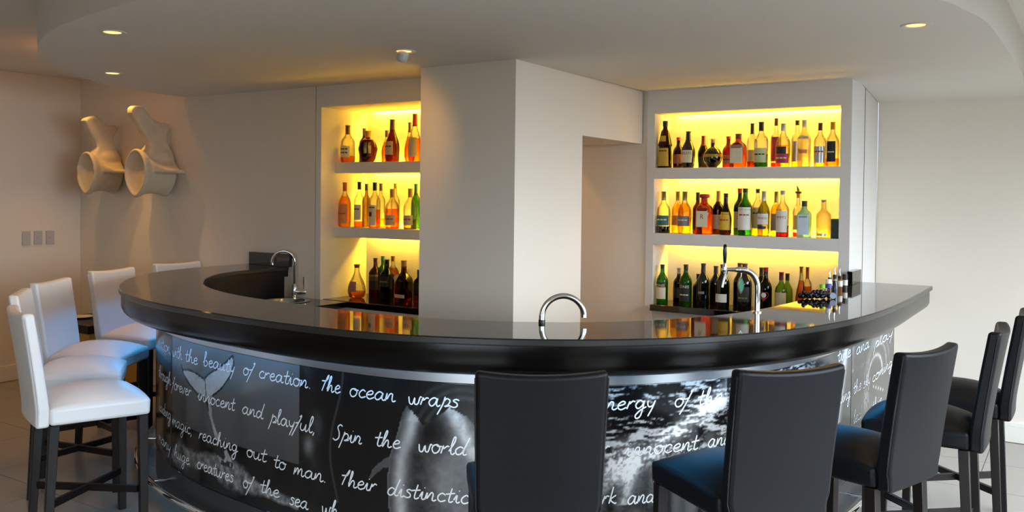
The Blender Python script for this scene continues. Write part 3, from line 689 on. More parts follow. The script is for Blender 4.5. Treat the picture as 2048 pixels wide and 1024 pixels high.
def bottle(shelf, x, y, z, h, R, typ, gl, lq, lvl, cap, capl, labels, desc):
    t = empty('liquor_bottle', (x, y, z + .0005), random.uniform(-.12, .12) + (.72 if typ == 'disc' else 0)); pf = PROF[typ]
    sq = .8 if typ == 'square' else .7 if typ == 'jug' else 0; flat = .55 if typ == 'disc' else 1
    capf = 1 - capl; n = 24
    def seg(name, f0, f1, m_, k=1.0, c0=True, c1=True, grow=0):
        pr = [(R * r * k + grow, h * f) for r, f in cut(pf, f0, f1)]
        if sq:      # square shoulders round off into the neck
            V, Fc = [], []; cols = n
            for (r, zz) in pr:
                s_ = sq if zz / h < .66 else sq * max(0, 1 - (zz / h - .66) / .1)
                for kk in range(n):
                    a = 2 * math.pi * kk / n; c, s = math.cos(a), math.sin(a); p = 2 + s_ * 6
                    q = (abs(c) ** p + abs(s) ** p) ** (-1 / p) * (1 - .10 * s_); V.append((r * q * c, r * q * s, zz))
            for i in range(len(pr) - 1):
                for kk in range(n): a = i * n + kk; b = i * n + (kk + 1) % n; Fc.append((a, b, b + n, a + n))
            if c0: Fc.append(tuple(range(n - 1, -1, -1)))
            if c1: Fc.append(tuple(range(len(V) - n, len(V))))
            o = mk(name, V, Fc, m_, t, True)
            try: o.data.set_sharp_from_angle(angle=math.radians(48))
            except Exception: pass
            return o
        if typ == 'disc' and k == 1.0 and f1 < .8:
            V, Fc, c = lathe_data(pr, 36, flat=flat)
            V = [(vx * (1 + .045 * math.cos(zz / h * 60)), vy * (1 + .05 * math.cos(12 * math.atan2(zz - .4 * h, vx))), zz) for vx, vy, zz in V]
            Fc += [tuple(range(c - 1, -1, -1)), tuple(range(len(V) - c, len(V)))]
            return mk(name, V, Fc, m_, t, True)
        fl2 = flat if f0 < .7 else 1
        return lathe(name, pr, m_, t, n, c0, c1, True, 0, fl2)
    top = capf + .01 if typ != 'monk' else .9
    lv = min(lvl, 1) * (top if lvl >= .95 else .8) if lvl < 1 else top
    seg('liquid' if gl != '-' or lvl < .95 else 'glass_body', 0, lv, gmat(lq))
    if lv < top - .005: seg('glass_neck' if gl == '-' else 'glass_body', lv, top, gmat('clear' if gl == '-' and lq in ('amber', 'lightamber', 'yellow', 'frost') else (lq if gl == '-' else gl)), c0=False, c1=False)
    cm = cmat(cap)
    cp = [(R * r + .0012, h * f) for r, f in cut(pf, capf, 1)]
    if 'wide red stopper' in desc: cp = [(R * .36, h * .86), (R * .36, h * .9), (R * .56, h * .91), (R * .6, h * .95), (R * .56, h * .99), (R * .4, h)]
    lathe('cap', cp, cm, t, 18)
    if typ == 'orb':
        V, Fc, c = lathe_data([(R * prof_at(pf, f) + .0012, h * f) for f in (.37, .42, .47)], n); mk('gold_band', V, Fc, cmat('gold'), t, True)
        for k in range(5):
            a = 2 * math.pi * k / 5; tube('crown_point', [(R * .2 * math.cos(a), R * .2 * math.sin(a), h * .97), (R * .36 * math.cos(a), R * .36 * math.sin(a), h * 1.02), (R * .1 * math.cos(a), R * .1 * math.sin(a), h * 1.05)], .0022, cmat('silver'), t, 6)
    if 'pouring spout' in desc:
        lathe('pourer_collar', [(R * .3, h), (R * .62, h + .004), (R * .62, h + .016), (R * .3, h + .02)], cmat('black'), t, 14)
        tube('pourer_spout', [(0, 0, h + .018), (-.004, 0, h + .035), (-.012, 0, h + .058)], [.010, .008, .002], cmat('black'), t, 8)
    for lb in labels:
        f0, f1, half, colr = lb[:4]; ha = math.radians(half)
        rows = 5; cols = 12; V, Fc = [], []
        for i in range(rows + 1):
            zz = h * (f0 + (f1 - f0) * i / rows); r = R * prof_at(pf, zz / h)
            for k in range(cols + 1): V.append(on_bottle((-ha + 2 * ha * k / cols) * r, zz, h, R, pf, sq, flat, .0007))
        for i in range(rows):
            for k in range(cols): a = i * (cols + 1) + k; Fc.append((a, a + 1, a + cols + 2, a + cols + 1))
        L = mk('label', V, Fc, cmat(colr), t, True)
        for tx in lb[4:]:
            txt, fz, tcol = tx; zc = h * fz; r = R * prof_at(pf, fz); wmax = 1.55 * ha * r
            if txt in '=#':
                V, Fc = [], []
                spans = [(-.9, -.2), (-.1, .35), (.45, .9)] if txt == '=' else [(-.55, .35)]
                hh = .0045 if txt == '=' else .016
                for a0, a1 in spans:
                    b = len(V)
                    for k in range(5):
                        for dz in (-hh, hh): V.append(on_bottle((a0 + (a1 - a0) * k / 4) * wmax / 2, zc + dz, h, R, pf, sq, flat, .0012))
                    for k in range(4): Fc.append((b + 2 * k, b + 2 * k + 2, b + 2 * k + 3, b + 2 * k + 1))
            else:
                vs, fs = text_polys(txt); xs = [p[0] for p in vs]; wd = max(xs) - min(xs); sc = min(wmax / wd, .026 if len(txt) > 1 else .05)
                if len(txt) > 1: sc = wmax / wd
                V = [on_bottle(p[0] * sc, zc + (p[1] - .35) * min(sc, .024) * 1.15 if len(txt) > 1 else zc + (p[1] - .35) * sc, h, R, pf, sq, flat, .0014) for p in vs]; Fc = fs
            mk('label_print', V, Fc, cmat(tcol), L)
    if 'heart label' in desc and 'behind' not in desc:
        pts = [(0, 0)]
        H = [(16 * math.sin(a) ** 3 / 17, (13 * math.cos(a) - 5 * math.cos(2 * a) - 2 * math.cos(3 * a) - math.cos(4 * a)) / 17) for a in np.linspace(0, 2 * math.pi, 28, endpoint=False)]
        V = [on_bottle(0, h * .36, h, R, pf, 0, 1, .0008)] + [on_bottle(px * R * .85, h * .36 + pz * R * .95, h, R, pf, 0, 1, .0008) for px, pz in H]
        L = mk('label', V, [(0, 1 + i, 1 + (i + 1) % 28) for i in range(28)], cmat('red'), t, True)
        V = [on_bottle(0, h * .38, h, R, pf, 0, 1, .0014)] + [on_bottle(.4 * R * math.cos(a), h * .38 + .4 * R * math.sin(a), h, R, pf, 0, 1, .0014) for a in np.linspace(0, 2 * math.pi, 16, endpoint=False)]
        mk('label_print', V, [(0, 1 + i, 1 + (i + 1) % 16) for i in range(16)], cmat('white'), L, True)
    if 'hang tag' in desc:
        mk('hang_tag', [(-.045, -R * 1.0 - .002, h * .60), (-.008, -R * .9 - .002, h * .68), (.004, -R * .9 - .003, h * .64), (-.028, -R * 1.02 - .004, h * .48)], [(0, 1, 2, 3)], cmat('beige'), t)
    wh = {'LT': 'top shelf by the sink', 'LM': 'middle shelf by the sink', 'LB': 'low counter by the sink', 'RT': 'top shelf, right niche', 'RM': 'middle shelf, right niche', 'RB': 'low counter, right niche'}[shelf]
    lab = desc + ', ' + wh
    if len(lab.split()) > 16: lab = desc
    tag(t, lab, 'bottle', 'bottles on the ' + {'L': 'left', 'R': 'right'}[shelf[0]] + ' niche ' + {'T': 'top shelf', 'M': 'middle shelf', 'B': 'low counter'}[shelf[1]])
    return t
BOTTLES = [
('LT',-4.581,4.800,1.872,0.277,0.0522,'round','clear','amber',.22,'brown',.24,[(.14,.44,62,'cream',['=',.36,'ink'],['=',.26,'ink'])],'clear cognac bottle with a cream label and brown cap, almost empty'),
('LT',-4.382,4.800,1.872,0.230,0.0678,'disc','-','xo',.9,'gold',.2,[(.28,.62,24,'gilt',)],'round fluted decanter of dark cognac with a gold stopper'),
('LT',-4.536,4.930,1.872,0.263,0.0377,'std','-','brownglass',1,'brown',.2,[],'brown capped bottle hidden behind the fluted decanter'),
('LT',-4.148,4.800,1.872,0.304,0.0521,'slope','-','xo',.72,'brown',.25,[(.16,.48,52,'beige',['=',.36,'ink'])],'tall sloping cognac bottle with a long brown neck and beige label'),
('LT',-4.313,4.930,1.872,0.240,0.0389,'slope','-','amber',.8,'brown',.2,[],'amber bottle half hidden behind the tall sloping cognac'),
('LT',-3.941,4.800,1.872,0.335,0.0476,'slope','-','amber',.6,'red',.26,[(.1,.5,60,'beige',)],'tall amber bottle with a red capped neck beside the column'),
('LT',-4.094,4.930,1.872,0.291,0.0400,'pear','-','amber',.8,'brown',.25,[],'round amber bottle behind the red capped one'),
('LM',-4.583,4.775,1.395,0.330,0.0448,'round','clear','lightamber',.86,'orange',.2,[(.08,.52,68,'orangelabel',['=',.3,'red'])],'light amber whisky bottle with an orange label and orange cap'),
('LM',-4.461,4.800,1.395,0.334,0.0387,'std','clear','amber',.16,'black',.17,[(.16,.5,66,'cream',['=',.4,'ink'])],'clear whisky bottle with a plain cream label and black cap'),
('LM',-4.511,4.930,1.395,0.322,0.0320,'std','-','olive',.9,'black',.16,[],'greenish bottle tucked behind the cream labelled whisky'),
('LM',-4.310,4.800,1.395,0.330,0.0419,'std','clear','amber',.5,'black',.18,[(.05,.5,60,'cream',['=',.45,'ink'],['#',.3,'ink'])],'half full whisky bottle with a dark portrait on its cream label'),
('LM',-4.367,4.930,1.395,0.325,0.0335,'std','clear','lightamber',.25,'brown',.17,[],'brown capped clear bottle behind the portrait label'),
('LM',-4.142,4.800,1.395,0.283,0.0503,'round','-','amber',.62,'tan',.22,[(.08,.34,66,'beige',['=',.24,'red'])],'round shouldered amber whisky bottle with a tan cap'),
('LM',-4.226,4.930,1.395,0.325,0.0331,'std','clear','lightamber',.3,'gold',.12,[],'gold topped clear bottle behind the tan capped whisky'),
('LM',-3.976,4.800,1.395,0.287,0.0478,'round','clear','olive',.3,'tan',.22,[(.1,.34,66,'beige',['=',.24,'red'])],'squat clear whisky bottle with a tan capped neck'),
('LM',-4.032,4.930,1.395,0.322,0.0344,'wine','-','green',.7,'green',.22,[],'green bottle closest to the column on the middle shelf'),
('LB',-4.480,4.800,0.871,0.248,0.0665,'pear','clear','amber',.24,'brown',.1,[(.2,.5,36,'rose',)],'pear shaped decanter bottle with a round rose label'),
('LB',-4.415,4.930,0.871,0.292,0.0430,'square','-','xo',.8,'brown',.1,[(.2,.62,60,'black',),(.42,.58,60,'gilt',)],'square dark whisky bottle with a slanting black and silver label'),
('LB',-4.413,5.010,0.871,0.303,0.0372,'square','-','green',.9,'green',.12,[],'green square bottle peeking behind the slanted label'),
('LB',-4.188,4.800,0.871,0.299,0.0450,'square','-','olivedark',.8,'black',.13,[(.35,.6,60,'black',['=',.47,'gilt'])],'square olive bottle with a black label and black cap'),
('LB',-4.244,4.930,0.871,0.315,0.0405,'square','-','amber',.9,'gold',.13,[],'tall gold capped amber bottle behind the olive one'),
('LB',-4.029,4.800,0.871,0.299,0.0569,'jug','-','xo',.85,'tan',.14,[(.12,.2,50,'beige',)],'dark square bourbon bottle with a paper hang tag'),
('LB',-4.124,4.930,0.871,0.229,0.0474,'round','-','xo',.9,'tan',.1,[],'dark bottle mostly hidden behind the bourbon'),
('LB',-3.892,4.800,0.871,0.239,0.0351,'square','-','xo',.85,'black',.1,[(.3,.7,60,'black',)],'dark bottle cut off by the white column'),
('RT',-2.579,6.035,1.857,0.347,0.0517,'monk','-','brownglass',1,'black',.12,[(.04,.42,58,'mustard',['=',.36,'ink']),(.56,.68,34,'mustard',)],'dark monk shaped liqueur bottle with a mustard skirt label'),
('RT',-2.516,6.135,1.857,0.231,0.0410,'round','-','brownglass',1,'red',.1,[(.15,.45,60,'rose',)],'brown bottle with a red cap and tan label'),
('RT',-2.399,6.035,1.857,0.264,0.0509,'baileys','-','blackglass',1,'black',.26,[(.14,.48,60,'cream',['BAILEYS',.4,'red'])],'black cream liqueur bottle with a curved cream label'),
('RT',-2.322,6.135,1.857,0.236,0.0403,'baileys','-','brownglass',1,'redbrown',.3,[(.1,.35,60,'black',)],'dark bottle with a long maroon neck'),
('RT',-2.213,6.035,1.857,0.201,0.0662,'orb','-','blackglass',1,'gold',.12,[],'black orb shaped liqueur bottle with a gold band and crown'),
('RT',-2.134,6.135,1.857,0.227,0.0415,'round','-','redglass',.9,'red',.08,[(.1,.4,60,'rose',['=',.26,'ink'])],'reddish bottle with a small red cap behind the square one'),
('RT',-2.027,6.035,1.857,0.235,0.0581,'square','-','orangebrown',.95,'brown',.14,[(.12,.62,42,'cream',),(.58,.74,52,'rose',)],'square orange brown liqueur bottle with a pale label'),
('RT',-1.961,6.135,1.857,0.314,0.0355,'std','clear','xo',.4,'black',.24,[(.14,.4,60,'beige',)],'clear bottle with a black foil neck behind the green label'),
('RT',-1.866,6.035,1.857,0.313,0.0469,'std','clear','dgreen',.36,'black',.2,[(.1,.42,64,'limelabel',['=',.28,'ink'])],'clear bottle with a pale green label and black foil neck'),
('RT',-1.792,6.135,1.857,0.343,0.0350,'std','clear','red',.12,'brown',.15,[(.12,.62,60,'crimson',)],'tall clear bottle with a crimson label and brown cap'),
('RT',-1.714,6.035,1.857,0.297,0.0480,'round','clear','yellow',.62,'silver',.17,[(.08,.3,70,'crimson',['=',.2,'cream']),(.3,.46,46,'black',)],'clear rum bottle with a pink label and silver cap'),
('RT',-1.647,6.135,1.857,0.323,0.0380,'std','clear','yellow',.2,'black',.1,[(.12,.55,60,'silver',)],'black capped clear bottle with a silver label'),
('RT',-1.574,6.035,1.857,0.315,0.0440,'std','frost','frost',.5,'silver',.15,[(.28,.36,40,'orangelabel',),(.58,.66,70,'clearlabel',['ARCHERS',.62,'red'])],'frosted pale yellow schnapps bottle with red lettering'),
('RT',-1.469,6.035,1.857,0.291,0.0385,'std','clear','lightamber',.12,'maroon',.17,[(.08,.46,66,'silver',['=',.34,'red'])],'clear bottle with a silver label and maroon cap'),
('RT',-1.388,6.035,1.857,0.295,0.0432,'round','clear','amber',.22,'gold',.17,[(.1,.56,40,'black',['=',.32,'cream'])],'clear rum bottle with a black label and gold cap'),
('RM',-2.583,6.035,1.379,0.306,0.0499,'round','clear','black',.2,'gilt',.22,[(.18,.42,66,'teallabel',['=',.32,'cream'])],'clear bottle with a teal oval label and gold cap'),
('RM',-2.514,6.135,1.379,0.307,0.0447,'round','-','yellow',.9,'gilt',.22,[(.18,.42,66,'orangelabel',)],'yellow liqueur bottle with an orange label and gold cap'),
('RM',-2.419,6.035,1.379,0.306,0.0492,'round','-','yellow',.9,'gilt',.22,[(.18,.42,66,'greylabel',['=',.32,'cream'])],'yellow liqueur bottle with a grey oval label and gold cap'),
('RM',-2.358,6.135,1.379,0.301,0.0367,'std','-','xo',.5,'black',.2,[(.1,.4,60,'black',)],'slim black capped bottle behind the amaretto'),
('RM',-2.270,6.035,1.379,0.289,0.0630,'square','-','orangebrown',.92,'red',.12,[(.18,.66,36,'cream',['=',.62,'red'],['R',.44,'red'])],'square amber amaretto bottle with a wide red stopper'),
('RM',-2.202,6.135,1.379,0.313,0.0399,'std','-','brownglass',1,'tan',.25,[(.12,.45,60,'beige',)],'brown bottle with a tan foil neck'),
('RM',-2.111,6.035,1.379,0.294,0.0426,'slope','-','brownglass',1,'black',.1,[(.12,.55,62,'yellowlabel',['=',.36,'red'])],'brown coffee liqueur bottle with a yellow arched label'),
('RM',-2.043,6.135,1.379,0.331,0.0429,'wine','-','dgreen',1,'red',.09,[(.15,.5,60,'beige',)],'red capped bottle behind the green vermouth'),
('RM',-1.971,6.035,1.379,0.330,0.0491,'wine','-','green',.92,'black',.09,[(.12,.6,62,'white',['=',.44,'red'])],'green vermouth bottle with a tall white label'),
('RM',-1.914,6.135,1.379,0.328,0.0389,'wine','clear','yellow',.5,'black',.09,[(.15,.6,60,'beige',['=',.48,'ink'])],'clear vermouth bottle with a beige label and black cap'),
('RM',-1.840,6.035,1.379,0.313,0.0416,'round','-','olivegreen',.95,'silver',.22,[(.26,.5,64,'white',['PERNOD',.4,'red']),(.16,.22,40,'navy',)],'olive green pastis bottle with a white oval label'),
('RM',-1.783,6.135,1.379,0.311,0.0384,'round','-','yellow',.9,'gilt',.25,[(.12,.5,60,'greylabel',)],'yellow bottle with a gold foil neck behind the white label'),
('RM',-1.710,6.035,1.379,0.317,0.0428,'std','clear','xo',.3,'silver',.1,[(.1,.56,66,'white',["PIMM'S",.42,'red'])],'clear bottle with a big white red-lettered label'),
('RM',-1.632,6.135,1.379,0.295,0.0345,'std','clear','red',.12,'gold',.1,[(.16,.5,60,'beige',)],'clear bottle with a black pouring spout'),
('RM',-1.564,6.035,1.379,0.247,0.0490,'square','blueglass','blueglass',1,'black',.15,[(.08,.62,40,'bluelabel',['BOMBAY',.56,'navy'])],'pale blue square gin bottle with a black cap'),
('RM',-1.437,6.035,1.379,0.255,0.0468,'std','frost','frost',.9,'silver',.07,[(.06,.12,40,'silver',)],'frosted clear vodka bottle with a silver cap'),
('RB',-2.579,6.020,0.860,0.285,0.0424,'wine','-','green',.95,'black',.1,[(.12,.42,58,'cream',),(.42,.54,58,'black',['IONIS',.47,'cream'])],'green bottle with a cream label and black lettered band'),
('RB',-2.493,6.125,0.860,0.258,0.0408,'std','-','brownglass',1,'silver',.16,[(.15,.45,60,'black',)],'brown bottle with a silver cap behind a green one'),
('RB',-2.396,6.020,0.860,0.295,0.0454,'wine','-','green',.95,'black',.12,[(.1,.5,60,'black',['IONIS',.46,'cream'],['=',.26,'cream'])],'green port bottle with a black lettered label'),
('RB',-2.340,6.125,0.860,0.222,0.0403,'std','-','blackglass',1,'black',.16,[],'short black bottle behind a taller black one'),
('RB',-2.264,6.020,0.860,0.309,0.0449,'wine','-','blackglass',1,'black',.2,[(.3,.36,30,'greylabel',)],'black port bottle with faint grey printing'),
('RB',-2.208,6.125,0.860,0.287,0.0435,'wine','-','blackglass',1,'black',.18,[],'black bottle hidden behind the beer tap nozzle'),
('RB',-2.119,6.020,0.860,0.309,0.0479,'wine','-','blackglass',1,'black',.18,[(.14,.33,58,'white',)],'black wine bottle with a small white label'),
('RB',-2.031,6.125,0.860,0.318,0.0446,'wine','-','blackglass',1,'brown',.14,[],'black bottle behind the leaf medallion of the tap'),
('RB',-1.961,6.020,0.860,0.324,0.0489,'wine','-','blackglass',1,'brown',.12,[(.18,.5,58,'charcoal',['=',.26,'gilt'])],'black sherry bottle with a charcoal label'),
('RB',-1.876,6.125,0.860,0.294,0.0387,'wine','-','olivedark',1,'dgreencap',.2,[],'dark olive bottle behind the heart label'),
('RB',-1.813,6.020,0.860,0.304,0.0431,'round','-','brownglass',1,'red',.1,[],'dark brown bottle with a red heart label'),
('RB',-1.706,6.020,0.860,0.278,0.0427,'round','-','limeglass',1,'maroon',.2,[(.1,.5,60,'beige',)],'lime green bottle with a maroon cap'),
('RB',-1.694,6.125,0.860,0.262,0.0381,'round','-','limeglass',1,'dgreencap',.18,[],'lime bottle with a dark green cap'),
('RB',-1.600,6.125,0.860,0.315,0.0378,'pear','-','amber',.9,'gilt',.3,[],'amber bottle with a striped gold neck'),
('RB',-1.578,6.200,0.860,0.307,0.0291,'std','-','amber',.7,'maroon',.26,[],'amber bottle with a maroon cap behind the pourers'),
]
for b in BOTTLES: bottle(*b)
# dark green gift carton at the end of the middle shelf
ct = tag(box('gift_carton', -1.382, -1.334, 6.0, 6.08, 1.3795, 1.51, mat('carton_green', '#1c3a22', .4, noise=(40, .5)), None, .002), 'small dark green carton at the end of the middle shelf, beside the frosted vodka', 'carton')

# ================================================================ things on the bar
# chrome arch tap at the inner edge of the counter
def dirxy(dx, dy=0):       # screen-right / away direction of the viewer, on the floor plane
    return Vector((.8387 * dx - .5446 * dy, .5446 * dx + .8387 * dy, 0))
L0 = Vector((-1.920, 3.20, ZT)); ax = Vector((.79, .613, 0)).normalized(); rr = .0915
ar = empty('arch_tap', L0); tag(ar, 'chrome ring-shaped tap arching over the inner edge of the granite bar top', 'tap')
cz = .024
P = [Vector((0, 0, .0)), Vector((0, 0, .012))] + [ax * (rr - rr * math.cos(a)) + Vector((0, 0, cz + rr * math.sin(a))) for a in np.linspace(0, math.pi * 1.0, 40)]
tube('spout', P, .0125, chrome, ar, 16)
lathe('collar', [(.0142, 0), (.0142, .012), (.013, .014)], mat('rubber_black', '#0a0a0a', .4), ar, 16)
# beer tap
B0 = Vector((-1.285, 4.135, ZT)); be = empty('beer_tap', B0); tag(be, 'chrome swan-neck beer tap with black handle and leaf-shaped badge on the bar top', 'beer tap')
lathe('base_flange', [(.024, 0), (.024, .004), (.018, .007)], chrome, be, 20)
pts = [(0, 0), (0, .06), (0, .115), (-.004, .145), (-.016, .172), (-.036, .192), (-.062, .201), (-.085, .202)]
c2 = catmull(np.array(pts), 8)
tube('column', [dirxy(a) + Vector((0, 0, b)) for a, b in c2], .0145, chrome, be, 16)
tube('neck_fitting', [dirxy(-.083) + Vector((0, 0, .202)), dirxy(-.090) + Vector((0, 0, .202)), dirxy(-.098) + Vector((0, 0, .203)), dirxy(-.108) + Vector((0, 0, .203)), dirxy(-.145) + Vector((0, 0, .203)), dirxy(-.172) + Vector((0, 0, .202))], [.014, .016, .013, .010, .0085, .0085], chrome, be, 14)
hx = -.157
tube('handle_stem', [dirxy(hx) + Vector((0, 0, .20)), dirxy(hx) + Vector((0, 0, .222)), dirxy(hx) + Vector((0, 0, .234))], [.010, .010, .006], chrome, be, 12)
tube('handle', [dirxy(hx) + Vector((0, 0, q)) for q in (.232, .245, .28, .305, .32, .324)], [.0055, .0075, .0105, .0098, .0075, .003], mat('black_bakelite', '#0c0b0a', .2), be, 14)
tube('nozzle', [dirxy(hx + .008) + Vector((0, 0, .20)), dirxy(hx + .006) + Vector((0, 0, .18)), dirxy(hx - .004) + Vector((0, 0, .15)), dirxy(hx - .010) + Vector((0, 0, .118))], [.009, .008, .006, .0055], chrome, be, 10)
tube('badge_stem', [dirxy(-.078) + Vector((0, 0, .19)), dirxy(-.078) + Vector((0, 0, .168))], .0022, chrome, be, 8)
lf = [(math.sin(a) * .0145 * (1 if math.cos(a) > -9 else 1), -math.cos(a) * .040) for a in np.linspace(0, 2 * math.pi, 24, endpoint=False)]
lf = [(x * (1 - .45 * abs(z / .04) ** 1.5), z) for x, z in lf]
def leaf(name, k, off, m_):
    V = [dirxy(-.078 + x * k, -off) + Vector((0, 0, .128 + z * k)) for x, z in lf] + [dirxy(-.078 + x * k, off) + Vector((0, 0, .128 + z * k)) for x, z in lf]; n = 24
    return mk(name, V, [tuple(range(n)), tuple(range(2 * n - 1, n - 1, -1))] + [(i, n + i, n + (i + 1) % n, (i + 1) % n) for i in range(n)], m_, be)
leaf('badge', 1, .0035, chrome); leaf('badge_enamel', .78, .0045, mat('green_enamel', '#3f8a6a', .25))
# small pourer bottles and jars along the inner edge
def small(name, x, y, prof, m_, lab, cat='bottle', bands=(), spout=0):
    t = empty(name, (x, y, ZT + .0005)); tag(t, lab, cat, 'small bottles on the bar top')
    lathe('body', prof, m_, t, 16)
    for r, z0, z1, cm in bands: lathe('band' if z1 < prof[-1][1] - .001 else 'cap', [(r, z0), (r, z1)], cmat(cm), t, 16)
    if spout:
        zt = prof[-1][1]
        lathe('pourer_collar', [(.011, zt), (.014, zt + .003), (.010, zt + .016)], cmat('black'), t, 12)
        tube('pourer_spout', [(0, 0, zt + .014), (0, 0, zt + .028), dirxy(-.003) + Vector((0, 0, zt + .040)), dirxy(.002) + Vector((0, 0, zt + .060))], [.004, .004, .0035, .002], chrome, t, 8)
CC['lime'] = '#7fc41e'; CC['purple'] = '#4a4a9a'; CC['blueink'] = '#2a3658'
small('jar', -1.205, 5.06, [(.013, 0), (.0135, .04), (.010, .05)], gmat('clear'), 'small clear jar with a lime green cap at the bar\'s inner edge', 'jar', [(.0145, .047, .068, 'lime')])
small('cruet_bottle', -1.185, 5.12, [(.016, 0), (.017, .06), (.012, .072)], gmat('clear'), 'small clear bottle with a white cap and purple band on the bar', 'bottle', [(.0175, .045, .066, 'purple'), (.0165, .070, .094, 'white')])
small('bitters_bottle', -1.195, 5.19, [(.013, 0), (.0135, .06), (.009, .082)], gmat('redglass'), 'small red-tinted bitters bottle with a steel pourer', 'bottle', [(.0140, .052, .072, 'white')], 1)
small('bitters_bottle', -1.185, 5.27, [(.018, 0), (.018, .052), (.011, .075), (.011, .094)], mat('indigo_glass', '#1c2740', .1), 'small dark blue bitters bottle with a steel pourer', 'bottle', [(.0120, .076, .082, 'beige')], 1)
small('bitters_bottle', -1.195, 5.44, [(.015, 0), (.0155, .03), (.0155, .062), (.011, .075)], gmat('lightamber'), 'small amber bitters bottle with a white label and pourer', 'bottle', [(.0162, .028, .062, 'white')], 1)
small('bitters_bottle', -1.200, 5.60, [(.016, 0), (.016, .090)], mat('dark_brown_vial', '#2a1c14', .3), 'small dark cylindrical bottle with a white band, nearest the shelving', 'bottle', [(.0165, .022, .055, 'white')])
# dark bunch lying at the inner edge
gb = empty('grape_bunch', (-1.205, 4.92, ZT)); tag(gb, 'glossy black bunch of grapes lying on the bar top beside the small jars', 'grapes')
gm = mat('black_grape', '#070609', .3, spec=.3)
me_g = None
for k in range(46):
    f = k / 45; ang = random.uniform(0, 2 * math.pi); w = .030 * (1 - .45 * abs(2 * f - .9)); 
    c = dirxy(-.085 + .155 * f) + dirxy(0, 1) * (w * math.cos(ang) * random.uniform(.2, 1)) ; zc = .0125 + abs(w * math.sin(ang)) * random.uniform(.3, 1.25)
    if me_g is None:
        g = lathe('grape', [(.0001, -.0125), (.006, -.011), (.0105, -.006), (.012, 0), (.0105, .006), (.006, .011), (.0001, .0125)], gm, gb, 10, False, False); me_g = g.data
    else:
        g = bpy.data.objects.new('grape', me_g); COL.objects.link(g); g.parent = gb
    g.location = (c.x, c.y, zc)
st = lathe('stopper_disc', [(.017, -.004), (.017, .004)], mat('blue_grey_disc', '#7d8796', .5), gb, 18)
st.rotation_euler = (math.radians(90), 0, math.radians(33)); p_ = dirxy(.085, -.02); st.location = (p_.x, p_.y, .020)

# ================================================================ sink corner
sk = empty('sink_counter', (-4.7, 4.35, 0)); tag(sk, 'low dark counter with a round steel sink, tucked inside the bar by the wall', 'counter')
def ring_plate(x0, x1, y0, y1, cx, cy, r, z0, z1, m_):
    """slab with a round hole"""
    n = 40; V = []; Fc = []
    ang = [2 * math.pi * k / n for k in range(n)]
    def edge(a):
        c, s = math.cos(a), math.sin(a); t = 9
        if c > 1e-9: t = min(t, (x1 - cx) / c)
        if c < -1e-9: t = min(t, (x0 - cx) / c)
        if s > 1e-9: t = min(t, (y1 - cy) / s)
        if s < -1e-9: t = min(t, (y0 - cy) / s)
        return cx + c * t, cy + s * t
    corners = [math.atan2(y - cy, x - cx) % (2 * math.pi) for x in (x0, x1) for y in (y0, y1)]
    ang = sorted(set([round(a, 6) for a in ang + corners])); n = len(ang)
    for z in (z0, z1):
        for a in ang: V.append((cx + r * math.cos(a), cy + r * math.sin(a), z))
        for a in ang: V.append((*edge(a), z))
    for i in range(n):
        j = (i + 1) % n
        Fc += [(i, n + i, n + j, j), (2 * n + i, 2 * n + j, 3 * n + j, 3 * n + i), (i, j, 2 * n + j, 2 * n + i), (n + i, 3 * n + i, 3 * n + j, n + j)]
    return mk('worktop', V, Fc, m_)
keep(ring_plate(-4.96, -4.372, 4.10, 4.587, -4.765, 4.36, .150, .83, .868, granite), sk)
keep(box('cabinet', -4.95, -4.40, 4.13, 4.586, 0, .70, black_lam), sk)
keep(box('cabinet_rail', -4.95, -4.40, 4.13, 4.16, .70, .83, black_lam), sk)
sm_ = mat('satin_steel', '#b9bcc0', .2, metal=1)
o = lathe('sink_bowl', [(.02, .715), (.09, .72), (.130, .74), (.145, .80), (.149, .868), (.180, .869), (.183, .8705), (.180, .872), (.151, .871), (.143, .86), (.139, .80), (.125, .745), (.02, .722)], sm_, None, 40, False, False); o.location = (-4.765, 4.36, 0); keep(o, sk)
T0 = Vector((-4.865, 4.548, .868)); tp = empty('mixer_tap', T0); tag(tp, 'chrome gooseneck mixer tap with side lever beside the round sink', 'tap')
lathe('base', [(.024, 0), (.024, .008), (.020, .010), (.020, .085), (.016, .095), (.012, .10)], chrome, tp, 20)
dl = Vector((-.80, -.60, 0)); rr = .082
P = [Vector((0, 0, .09)), Vector((0, 0, .20)), Vector((0, 0, .255))] + [dl * (rr - rr * math.cos(a)) + Vector((0, 0, .262 + rr * math.sin(a))) for a in np.linspace(.05, math.pi * 1.08, 26)]
tube('spout', P, .0105, chrome, tp, 14)
tube('valve_body', [dirxy(0) + Vector((0, 0, .045)), dirxy(.085) + Vector((0, 0, .045)), dirxy(.09) + Vector((0, 0, .045))], [.021, .021, .017], chrome, tp, 18)
tube('lever', [dirxy(.068) + Vector((0, 0, .06)), dirxy(.068) + Vector((0, 0, .155))], .0055, chrome, tp, 10)

